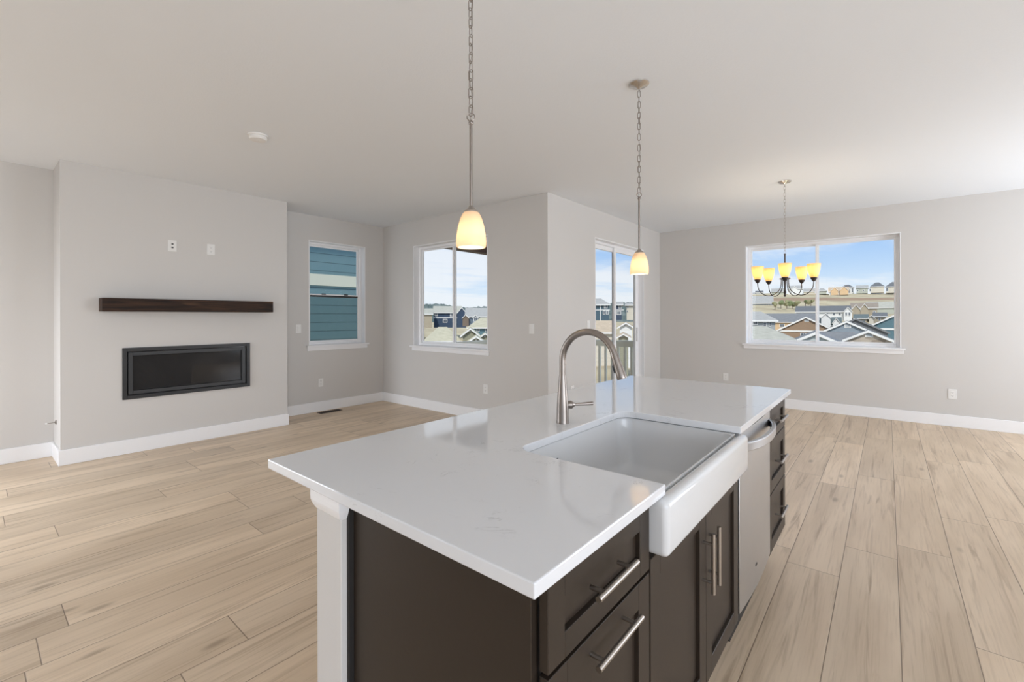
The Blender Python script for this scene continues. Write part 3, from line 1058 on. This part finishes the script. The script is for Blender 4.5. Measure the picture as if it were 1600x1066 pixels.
def siding(name, c, lap=0.18):
    m, nt, out = new_mat(name)
    oc = objcoord(nt)
    x, y, z = sepxyz(nt, oc)
    f = math_(nt, 'FRACT', math_(nt, 'DIVIDE', z, lap))
    groove = smooth(nt, f, 0.89, 0.95)
    nz = noise(nt, oc, 1.2, 3)
    cc = mixc(nt, nz, tuple(v * 0.93 for v in c), tuple(min(1, v * 1.06) for v in c))
    cc = mixc(nt, math_(nt, 'MULTIPLY', groove, 0.7), cc, tuple(v * 0.3 for v in c))
    principled(nt, out, cc, 0.75, 0, 0.2, bump(nt, f, 0.4, 0.012))
    return m

def shingle(name, c):
    m, nt, out = new_mat(name)
    oc = objcoord(nt)
    nz = noise(nt, mapping(nt, oc, (1, 1, 2.2)), 1.6, 4, 0.7)
    cc = mixc(nt, nz, tuple(v * 0.72 for v in c), tuple(min(1, v * 1.28) for v in c))
    principled(nt, out, cc, 0.9, 0, 0.15)
    return m

def stone(name):
    m, nt, out = new_mat(name)
    oc = objcoord(nt)
    vo = nt.nodes.new('ShaderNodeTexVoronoi')
    vo.inputs['Scale'].default_value = 1.0
    L(nt, mapping(nt, oc, (1.1, 1.1, 2.6)), vo.inputs['Vector'])
    h = sepxyz(nt, vo.outputs['Color'])
    c = mixc(nt, h[0], (0.30, 0.25, 0.20), (0.58, 0.51, 0.43))
    principled(nt, out, c, 0.9, 0, 0.2)
    return m

SD = {k: siding('siding_' + k, c) for k, c in {
    'navy': (0.052, 0.080, 0.130), 'roofdark': (0.19, 0.195, 0.20), 'slate': (0.20, 0.25, 0.31), 'bluegray': (0.27, 0.32, 0.37), 'gray': (0.38, 0.40, 0.40),
    'palegray': (0.50, 0.55, 0.55), 'brown': (0.33, 0.23, 0.155), 'white': (0.80, 0.80, 0.78), 'olive': (0.31, 0.30, 0.22),
    'sage': (0.47, 0.49, 0.42), 'tan': (0.42, 0.36, 0.27), 'teal': (0.12, 0.21, 0.245), 'cream': (0.68, 0.63, 0.53),
    'peach': (0.70, 0.50, 0.30), 'darkbrown': (0.20, 0.155, 0.12), 'dkteal': (0.075, 0.125, 0.16)}.items()}
SD['stone'] = stone('ledge_stone')
RF = {k: shingle('shingle_' + k, c) for k, c in {
    'slate': (0.205, 0.21, 0.215), 'dark': (0.15, 0.155, 0.16), 'green': (0.13, 0.16, 0.16), 'olive': (0.48, 0.44, 0.32),
    'sage': (0.42, 0.405, 0.34), 'gray': (0.38, 0.37, 0.345), 'tan': (0.50, 0.40, 0.29), 'brown': (0.30, 0.25, 0.20)}.items()}
XTRIM = simple('exterior_trim', (0.80, 0.79, 0.76), 0.6)
XCREAM = simple('exterior_cream', (0.68, 0.66, 0.52), 0.6)
SLATETRIM = simple('slate_trim', (0.20, 0.205, 0.21), 0.8)
RAILC = simple('painted_rail', (0.88, 0.88, 0.78), 0.6)
XGLASS = simple('dark_house_glass', (0.10, 0.12, 0.15), 0.15)
XBROWN = simple('stained_beam', (0.085, 0.035, 0.020), 0.6)

def house(label, depth, Lp, Rp, ya, ye, yb, style, wall_, roof_, deep=9.0, wins=(), gable_vent=None, band=None, base=None, gables=(), oh=0.35, trim=None):
    """one house; its front wall stands square to the view line at the given distance, sizes follow from it"""
    trim = trim or XTRIM
    cxp = (Lp + Rp) / 2
    C = at(cxp, ye, depth)
    n = Vector((C.x, C.y, 0)).normalized()
    r_ = Vector((n.y, -n.x, 0))
    def lat(px):
        d = ray(px, ye)
        k = (C - CAM).dot(n) / d.dot(n)
        return ((CAM + d * k) - C).dot(r_)
    zof = lambda py, extra=0.0: at(cxp, py, depth * (1 + extra / max(1.0, (C - CAM).to_2d().length))).z
    xl, xr = lat(Lp), lat(Rp)
    ze = C.z
    zb_ = base if base is not None else (zof(yb) if yb else ze - 3.0)
    root = thing('house', label, 'house', (C.x, C.y, zb_), math.atan2(r_.y, r_.x))
    # local: x right, y away, z up from base
    E = ze - zb_
    if style == 'gable':
        A = zof(ya) - zb_
        xm = (xl + xr) / 2
        hw = (xr - xl) / 2
        s = (A - E) / hw
        il, ir = xl + oh, xr - oh
        ei = E + oh * s
        MB().prism([(il, 0), (ir, 0), (ir, ei - 0.1), (xm, A - 0.1), (il, ei - 0.1)], lambda u, v, t: (u, t, v), 0, deep).build('walls', SD[wall_], root)
        th = 0.14
        MB().prism([(xl, E - th), (xm, A - th), (xr, E - th), (xr, E), (xm, A), (xl, E)], lambda u, v, t: (u, t, v), -0.30, deep + 0.3).build('roof', RF[roof_], root)
        rb = min(0.32, 0.16 * hw)
        for a_, b_ in (((xl, E), (xm, A)), ((xm, A), (xr, E))):
            MB().prism([a_, b_, (b_[0], b_[1] - rb), (a_[0], a_[1] - rb)], lambda u, v, t: (u, t, v), -0.36, -0.30).build('rake_board', trim, root)
    else:
        rise_y = deep / 2
        if style == 'side':
            A = zof(ya, rise_y) - zb_
            MB().box(xl + oh, xr - oh, 0, deep, 0, E).build('walls', SD[wall_], root)
            MB().prism([(-0.35, E - 0.05), (rise_y, A), (deep + 0.35, E - 0.05), (deep + 0.35, E - 0.2), (-0.35, E - 0.2)], lambda u, v, t: (t, u, v), xl, xr).build('roof', RF[roof_], root)
        else:
            A = zof(ya, rise_y) - zb_
            MB().box(xl + oh, xr - oh, 0, deep, 0, E).build('walls', SD[wall_], root)
            ins = min(rise_y, (xr - xl) * 0.38)
            mb = MB()
            v = [mb.bm.verts.new(p) for p in ((xl, -0.35, E - 0.05), (xr, -0.35, E - 0.05), (xr, deep + 0.35, E - 0.05), (xl, deep + 0.35, E - 0.05),
                                              (xl + ins, rise_y, A), (xr - ins, rise_y, A))]
            for f in ((0, 1, 5, 4), (1, 2, 5), (2, 3, 4, 5), (3, 0, 4), (3, 2, 1, 0)):
                mb.bm.faces.new([v[i] for i in f])
            mb.build('roof', RF[roof_], root)
        MB().box(xl, xr, -0.42, -0.35, E - 0.24, E - 0.03).build('fascia', trim, root)
    for g in gables:   # (Lp, Rp, ya, ye, wall): front cross gable with its own little roof
        gl, gr, gya, gye, gw = g
        a_, b_ = lat(gl), lat(gr)
        m_ = (a_ + b_) / 2
        gA, gE = zof(gya) - zb_, zof(gye) - zb_
        k = MB().prism([(a_ + 0.15, 0.0), (b_ - 0.15, 0.0), (b_ - 0.15, gE), (m_, gA - 0.08), (a_ + 0.15, gE)], lambda u, v, t: (u, t, v), -0.9, 1.0).build('gable_bay', SD[gw], root)
        MB().prism([(a_, gE - 0.12), (m_, gA - 0.12), (b_, gE - 0.12), (b_, gE), (m_, gA), (a_, gE)], lambda u, v, t: (u, t, v), -1.1, deep * 0.4).build('gable_roof', RF[roof_], k)
        w_ = min(0.3, 0.16 * (b_ - a_) / 2 + 0.05)
        for p_, q_ in (((a_, gE), (m_, gA)), ((m_, gA), (b_, gE))):
            MB().prism([p_, q_, (q_[0], q_[1] - w_), (p_[0], p_[1] - w_)], lambda u, v, t: (u, t, v), -1.16, -1.1).build('rake_board', trim, k)
    kpx = depth / F_PX
    for wn in wins:
        px, py, wp, hp = wn[:4]
        yo = wn[4] if len(wn) > 4 else 0.0
        u = lat(px)
        w2 = abs(lat(px + wp / 2) - lat(px - wp / 2)) / 2
        zc2 = zof(py) - zb_
        h2 = hp * kpx / 2
        fr = MB().box(u - w2, u + w2, yo - 0.07, yo + 0.01, zc2 - h2, zc2 + h2).build('window', trim, root)
        MB().box(u - w2 * 0.72, u - w2 * 0.06, yo - 0.09, yo - 0.07, zc2 - h2 * 0.76, zc2 + h2 * 0.76).box(u + w2 * 0.06, u + w2 * 0.72, yo - 0.09, yo - 0.07, zc2 - h2 * 0.76, zc2 + h2 * 0.76).build('window_pane', XGLASS, fr)
    if gable_vent:
        px, py, wp, hp = gable_vent
        u, w2, zc2, h2 = lat(px), wp * kpx / 2, zof(py) - zb_, hp * kpx / 2
        vt = MB().box(u - w2, u + w2, -0.08, 0.0, zc2 - h2, zc2 + h2).build('gable_vent', trim, root)
        mb = MB()
        for i in range(5):
            zz = zc2 - h2 * 0.7 + i * h2 * 0.32
            mb.box(u - w2 * 0.7, u + w2 * 0.7, -0.10, -0.08, zz, zz + h2 * 0.16)
        mb.build('vent_slats', SD['bluegray'], vt)
    if band:
        for (l_, r2, y0_, y1_) in band:
            MB().box(lat(l_), lat(r2), -0.10, 0.0, zof(y1_) - zb_, zof(y0_) - zb_).build('trim_band', trim, root)
    return root

# ------------------------------------------------------------------ outside: land
def lerp_tab(t, tab):
    for (a, va), (b, vb) in zip(tab, tab[1:]):
        if t <= b:
            k = max(0.0, (t - a) / (b - a))
            return va + (vb - va) * k
    return tab[-1][1]
HILL = [(0, -5.2), (95, -5.2), (115, -3.6), (140, -0.5), (165, 3.0), (185, 5.2), (205, 7.8), (225, 10.3), (250, 12.6), (275, 15.0), (320, 17.4), (600, 17.0), (900, 16)]
FLAT = [(0, -5.2), (140, -5.2), (260, -3.5), (900, -2)]
def land():
    mb = MB()
    azs = [math.radians(-14 + i * 1.0) for i in range(79)]
    ds = [9.5, 20, 40, 60, 80, 95, 105, 115, 127, 140, 152, 165, 175, 185, 195, 205, 215, 225, 237, 250, 262, 275, 300, 340, 420, 600, 900]
    rows = []
    for d in ds:
        row = []
        for a in azs:
            w = min(1, max(0, (math.degrees(a) - 15) / 6))
            dep = d * math.cos(math.radians(39.6) - a)
            z_ = lerp_tab(dep, HILL) * (1 - w) + lerp_tab(dep, FLAT) * w
            z_ += 0.25 * math.sin(a * 90 + d * 0.05) * min(1, d / 200)
            row.append(mb.bm.verts.new((d * math.cos(a), d * math.sin(a), z_)))
        rows.append(row)
    for A, Bq in zip(rows, rows[1:]):
        for i in range(len(azs) - 1):
            mb.bm.faces.new((A[i], A[i + 1], Bq[i + 1], Bq[i]))
    m, nt, out = new_mat('dry_grassland')
    oc = objcoord(nt)
    nz = noise(nt, oc, 0.09, 5, 0.6)
    c = mixc(nt, smooth(nt, nz, 0.35, 0.65), (0.52, 0.45, 0.30), (0.40, 0.33, 0.22))
    x, y, z = sepxyz(nt, oc)
    zz = math_(nt, 'ADD', z, math_(nt, 'MULTIPLY', noise(nt, oc, 0.04, 3), 1.6))
    s = math_(nt, 'MULTIPLY', smooth(nt, zz, 9.0, 9.6), math_(nt, 'SUBTRACT', 1.0, smooth(nt, zz, 11.2, 11.8)))
    c = mixc(nt, math_(nt, 'MULTIPLY', s, 0.8), c, (0.30, 0.19, 0.125))
    principled(nt, out, c, 0.95, 0, 0.1)
    struct(mb.build('land', m, smooth_=True))
land()

def ridge():
    mb = MB()
    rows = [[], [], []]
    rnd = random.Random(3)
    ph = 0
    for i in range(240):
        a = math.radians(22 + i * 0.17)
        top = 12.2 + 2.2 * math.sin(a * 14 + 1) + 0.9 * math.sin(a * 61) + rnd.uniform(-0.5, 0.7)
        for k, (d, z_) in enumerate(((400, -4.0), (430, top), (520, -4.0))):
            dd = d / max(0.5, math.cos(a - math.radians(39.6)))
            rows[k].append(mb.bm.verts.new((dd * math.cos(a), dd * math.sin(a), z_)))
    for k in range(2):
        for i in range(239):
            mb.bm.faces.new((rows[k][i], rows[k][i + 1], rows[k + 1][i + 1], rows[k + 1][i]))
    m, nt, out = new_mat('distant_forest')
    oc = objcoord(nt)
    nz = noise(nt, oc, 0.12, 5, 0.7)
    c = mixc(nt, smooth(nt, nz, 0.35, 0.65), (0.065, 0.095, 0.09), (0.17, 0.20, 0.19))
    principled(nt, out, c, 0.95, 0, 0.1)
    struct(mb.build('wooded_hills', m))
ridge()

# house next door, right outside the first window
r = thing('house', 'teal lap-sided house next door with cream belt board, close outside the window', 'house', (0.0, 8.9, -3.0))
MB().box(0, 6.3, 0, 7.0, 0, 6.6).build('walls', siding('teal_lap_siding', (0.17, 0.27, 0.285), 0.176), r)
MB().box(0, 6.3, -0.03, 0, 4.97, 5.20).build('belt_board', XCREAM, r)
MB().box(-0.3, 6.5, -0.35, 7.3, 6.6, 6.8).build('roof', RF['gray'], r)
MB().box(-0.3, 6.5, -0.38, -0.35, 6.55, 6.8).build('fascia', XCREAM, r)

# ------------------------------------------------------------------ patio deck and its roof
def deck():
    r = thing('deck', 'cream railed upper deck outside the patio door', 'deck', (0, 0, 0))
    DX0, DX1, DY0, DY1 = X1 + T + 0.02, 7.45, Y2 + T + 0.02, 5.62
    wood = simple('deck_boards', (0.42, 0.40, 0.34), 0.7)
    mb = MB()
    yy = DY0
    while yy < DY1 - 0.13:
        mb.box(DX0, DX1, yy, yy + 0.135, -0.10, -0.07)
        yy += 0.14
    mb.build('deck_boards', wood, r)
    def rail_run(p, q):
        p, q = Vector(p), Vector(q)
        d = q - p
        Ln = d.length
        t = d.normalized()
        nrm = Vector((-t.y, t.x, 0))
        fn = lambda s0, s1, w, z0, z1, mb: mb.prism([(s0, -w / 2), (s1, -w / 2), (s1, w / 2), (s0, w / 2)], lambda u, v, zt: (p + t * u + nrm * v + Vector((0, 0, zt)))[:], z0, z1)
        mb = MB(); fn(0, Ln, 0.12, 0.865, 0.90, mb); fn(0, Ln, 0.05, 0.79, 0.865, mb); mb.build('handrail', RAILC, r)
        mb = MB(); fn(0, Ln, 0.05, 0.02, 0.09, mb); mb.build('bottom_rail', RAILC, r)
        k = 0.10
        while k < Ln - 0.05:
            mb = MB(); fn(k - 0.019, k + 0.019, 0.038, 0.09, 0.79, mb); mb.build('baluster', RAILC, r)
            k += 0.125
    rail_run((DX1 - 0.05, DY0 + 0.05, 0), (DX1 - 0.05, DY1 - 0.05, 0))
    rail_run((DX0 + 0.05, DY1 - 0.05, 0), (DX1 - 0.15, DY1 - 0.05, 0))
    MB().box(DX1 - 0.15, DX1, DY1 - 0.15, DY1, -0.07, 0.98).build('newel_post', RAILC, r)
    MB().box(DX0, DX1, DY1 - 0.02, DY1 + 0.02, -0.35, -0.10).build('rim_joist', RAILC, r)
    p = thing('patio_roof', 'dark brown stained beam and roof over the deck outside', 'roof', (0, 0, 0))
    MB().box(6.18, 6.32, DY1 - 0.15, DY1 - 0.01, -0.07, 2.45).build('post', XBROWN, p)
    MB().box(DX0, 6.35, DY1 - 0.16, DY1 + 0.02, 2.45, 2.72).build('beam', XBROWN, p)
    MB().box(DX0, 6.55, DY0, DY1 + 0.3, 2.72, 2.88).build('roof_deck', XBROWN, p)
deck()

# ------------------------------------------------------------------ houses seen through the dining window
G = 0  # reading order: near to far
house('low gray-green hipped roof at bottom left of the dining window view', 45, 1120, 1250, 510, 532, None, 'hip', 'gray', 'sage', 10, base=-5.3)
house('gray house with small windows under a gray roof, left edge of dining window', 62, 1148, 1216, 487, 500, None, 'hip', 'gray', 'gray', 9, wins=((1180, 505, 8, 6), (1195, 508, 5, 9), (1203.5, 507, 3, 8)), base=-5.3)
house('brown gabled house with white rake boards and garage windows, behind the dining window mullion', 95, 1213, 1308, 495, 516.5, None, 'gable', 'brown', 'brown', 12, gable_vent=(1260.5, 501, 6, 3.5), wins=((1255, 523, 9, 5), (1267, 523, 9, 5)), band=((1216, 1306, 516.5, 519),), base=-5.4)
house('blue-gray gabled house with white vent in the right dining window pane', 77, 1286, 1362, 501.5, 517.5, None, 'gable', 'bluegray', 'slate', 8, gable_vent=(1324.5, 509, 8.5, 6.5), base=-5.4)
house('stone-faced gable with white vent, lower right of the dining window', 60, 1316, 1400, 516, 532, None, 'gable', 'stone', 'slate', 4, gable_vent=(1358, 523.5, 10, 7), base=-5.4)
house('dark slate gabled roof rising behind the blue-gray gable', 86.5, 1287, 1391, 497.5, 519, None, 'gable', 'roofdark', 'slate', 3, base=-5.4, trim=SLATETRIM)
house('slate roof lying between the blue-gray gable and the stone gable', 66, 1280, 1337, 518.5, 535, None, 'side', 'bluegray', 'slate', 5, base=-5.4)
house('pale gray gable at the bottom center of the dining window', 52, 1234, 1316, 519, 535.5, None, 'gable', 'palegray', 'slate', 9, base=-5.4)
house('teal gabled house with white trim cut off by the right window edge', 90, 1362, 1490, 481, 508, None, 'gable', 'teal', 'slate', 7, band=((1374, 1475, 513.5, 516.5),), base=-5.4)
house('house with long blue-slate roof and bare peach sheathing behind the brown gable', 118, 1194, 1280, 490, 503, None, 'side', 'peach', 'slate', 9, wins=((1222, 509, 8, 5),), base=-5.4)
house('white two-story house with dark roof in the middle of the dining view', 130, 1242, 1331, 478, 487, 501.5, 'side', 'white', 'dark', 12, wins=((1292, 491, 4, 4), (1303, 491, 4, 4), (1312, 491, 4, 4), (1322, 491, 3.5, 6.5, -0.9), (1327, 491, 3.5, 6.5, -0.9)), gables=((1317.5, 1332, 480, 487.5, 'white'),))
house('dark green roofed house with two small white gables below the white house', 106.5, 1277, 1316, 496, 508, None, 'side', 'white', 'green', 9, gables=((1282, 1299, 489, 496.5, 'white'), (1300, 1313.5, 496.5, 505, 'white')), base=-4.8)
house('tan house with several small gables right of the white house', 140, 1328, 1373, 473, 481, 497, 'side', 'tan', 'brown', 11, wins=((1339, 487, 4, 4), (1352, 487, 4, 4), (1366, 488, 4, 4)), gables=((1330, 1345, 475.5, 484, 'tan'), (1343.5, 1358, 474.5, 483, 'tan')))
house('sage green sided house with low gray-green roof at right of the dining view', 160, 1352, 1412, 471.5, 480.5, 493, 'side', 'sage', 'sage', 11)
house('small cream gabled porch front below the tan house', 100, 1354.5, 1368.5, 492.5, 498, 509, 'gable', 'cream', 'dark', 3)
house('low stone-tan house with dark roof beside the cream porch gable', 104, 1363, 1387, 488.5, 494, 505, 'side', 'tan', 'dark', 8, wins=((1374, 498, 4, 6),))
house('dark roofed garage left of the cream porch gable', 108, 1333, 1358, 491, 497, 508, 'side', 'tan', 'green', 8, wins=((1350, 503, 4, 6),))
house('gray house on the slope at left of the dining view', 190, 1173.5, 1209, 462.5, 474, 480.5, 'side', 'gray', 'gray', 14, wins=((1199.5, 477.2, 3, 3.5), (1204.5, 477.2, 3, 3.5)))
house('white hilltop house with twin tan gables', 255, 1294, 1327, 449, 455, 461, 'side', 'white', 'tan', 12, gables=((1298, 1310, 448.5, 454, 'peach'), (1311.5, 1326, 447.5, 454, 'peach')))
house('dark roofed hilltop house right of the twin tan gables', 278, 1313, 1335, 445, 449.5, 460.5, 'hip', 'white', 'dark', 10, wins=((1327, 455, 3, 7), (1332, 454, 3, 8)))
house('gray-green hilltop house in the middle of the ridge row', 265, 1337, 1357, 446, 450, 458.5, 'side', 'sage', 'gray', 12, wins=((1340, 454, 3, 3), (1349, 454, 3, 3)))
house('cream hilltop house with dark hipped roof', 262, 1359, 1382.5, 441.5, 447.5, 457.5, 'hip', 'cream', 'dark', 13, wins=((1359.8, 453, 3, 5),))
house('cream hilltop house at the far right of the ridge row', 262, 1383, 1412, 440.5, 447.5, 457.5, 'hip', 'cream', 'dark', 13, wins=((1386, 452, 4, 7),))
house('low gray-green hilltop house at the window mullion', 262, 1276, 1292.5, 450.5, 454.5, 460, 'hip', 'sage', 'gray', 12)
house('white gabled hilltop house behind the chandelier', 265, 1230, 1254.5, 446.5, 451.5, 461, 'side', 'white', 'gray', 12, wins=((1241, 455, 3, 3),), gables=((1236, 1247, 447.5, 452, 'white'),))
house('gray roofed hilltop house just left of the white gabled one', 272, 1205, 1228, 451, 456, 462, 'side', 'sage', 'gray', 12)
house('tan hilltop house right behind the chandelier arms', 272, 1255, 1274, 451, 455.5, 461, 'side', 'cream', 'gray', 12)
house('small white hilltop house at far left of the ridge', 270, 1180, 1193, 454.5, 457, 462, 'side', 'white', 'dark', 10)
house('small gray hilltop house at the left window edge', 270, 1168, 1180, 457.5, 459.5, 463, 'side', 'sage', 'gray', 10)

# ------------------------------------------------------------------ houses seen through the living room window
house('navy blue two-story house with white trim beyond the living room window', 140, 676, 723, 478.3, 488.5, 512, 'side', 'navy', 'sage', 12,
      wins=((681.5, 491.5, 4.5, 5), (705.5, 491.5, 5, 6), (695.5, 501.5, 7, 5.5), (709, 501.5, 4, 5)), gables=((713.5, 729, 480, 489.5, 'navy'),), band=((677, 721, 496, 497.5),))
house('slate gray house with tan-gray roof right of the navy house', 120, 726, 770, 481, 494.5, 510, 'side', 'slate', 'gray', 13, wins=((743, 499, 6, 7, -0.9),), gables=((722, 733.5, 491.5, 497, 'darkbrown'), (738, 748, 492, 497, 'slate')))
house('tan house cut off by the left edge of the living room window', 130, 640, 677, 482, 490.5, 513, 'side', 'tan', 'sage', 12)
house('broad olive shingle roof in front of the navy house', 60, 661, 722, 511, 532.5, None, 'hip', 'cream', 'olive', 9, base=-5.3)
house('olive gabled house with white rake boards, center of living room view', 57, 719, 751, 512.8, 525, None, 'gable', 'olive', 'olive', 8, gable_vent=(734.5, 517.5, 3.5, 2.5), base=-5.3)
house('smaller olive gable with dark post, bottom of living room view', 48, 728, 760, 525, 535.5, None, 'gable', 'olive', 'olive', 3, band=((743.2, 744.6, 528, 535),), base=-5.3)
house('olive gable at the right edge of living room view', 52, 747, 769, 520.8, 528.5, None, 'gable', 'olive', 'olive', 3, gable_vent=(757.5, 525.5, 2.5, 3), base=-5.3)
house('blue-teal house with green roof at right of the living room view', 80, 729, 785, 496.5, 511.5, 527, 'hip', 'teal', 'olive', 10, wins=((747, 515.5, 4.5, 6), (760, 516, 4, 6)))

# ------------------------------------------------------------------ houses seen through the patio door
house('dark blue house with hipped gray roof in the left patio door pane', 85, 915, 954, 466.5, 475.5, 502, 'hip', 'dkteal', 'gray', 10, wins=((946.5, 479, 5.5, 6), (944, 488.5, 4, 6), (949, 488.5, 4, 6)), band=((930, 953, 484, 485.2), (937.4, 938.6, 476, 501)))
house('navy house with white windows in the right patio door pane', 88, 958, 974.3, 471.5, 475.5, 500, 'side', 'navy', 'gray', 10, wins=((969, 479.5, 5, 6), (967, 489, 7, 6)), band=((959, 975, 484, 485.2),))
house('beige two-story house beside the navy one in the patio door view', 90, 976.2, 995, 473, 476, 500, 'side', 'cream', 'gray', 10, wins=((981, 480, 3, 3), (980, 486.5, 3, 3)))
house('tan roofed house in front of the dark blue house, left patio door pane', 60, 920, 962, 501, 519, None, 'side', 'cream', 'tan', 9, base=-5.3)
house('white gabled house in the right patio door pane', 58, 964, 992, 504, 512, None, 'gable', 'white', 'tan', 8, gable_vent=(976, 509, 2.5, 2), base=-5.3)
house('small gable with dark vent just above the deck rail', 46, 961, 987, 521.5, 528.5, None, 'gable', 'olive', 'tan', 6, gable_vent=(972.5, 525.5, 4, 2), base=-5.3)

# ------------------------------------------------------------------ shrubs on the slope
LEAF = simple('scrub_leaves', (0.17, 0.20, 0.09), 0.9, nscale=0, vary=0)
LEAF2 = simple('scrub_leaves_dry', (0.26, 0.25, 0.13), 0.9)
def shrub(label, px, py, depth, w, h, mat):
    P = at(px, py, depth)
    rnd = random.Random(int(px * 10))
    root = thing('shrub', label, 'shrub', P, group='shrubs on the slope')
    mb = MB()
    for i in range(7):
        c = Vector((rnd.uniform(-0.35, 0.35) * w, rnd.uniform(-0.35, 0.35) * w, h * rnd.uniform(0.3, 0.72)))
        s = rnd.uniform(0.24, 0.36) * w
        res = bmesh.ops.create_icosphere(mb.bm, subdivisions=2, radius=s)
        for v in res['verts']:
            v.co = v.co * (1 + rnd.uniform(-0.16, 0.16)) + c
    mb.build('foliage', mat, root)
    MB().cyl((0, 0, -0.6), (0, 0, h * 0.5), 0.12, 8).build('stem', SD['darkbrown'], root)
names = ['leftmost', 'second from left', 'third from left', 'fourth from left', 'fifth from left', 'sixth from left', 'rightmost']
for i, (px, py, w, h) in enumerate(((1211, 482, 2.0, 3.0), (1220, 480, 2.4, 3.4), (1229.5, 480, 2.2, 3.0), (1238, 481, 2.8, 3.2), (1245, 480, 2.4, 2.8), (1258.5, 476, 1.6, 2.2), (1267, 477, 2.4, 3.0))):
    shrub('green shrub on the dry slope below the chandelier, %s of seven' % names[i], px, py, 172 + 6 * (i % 2), w * 0.85, h, LEAF if i % 2 else LEAF2)
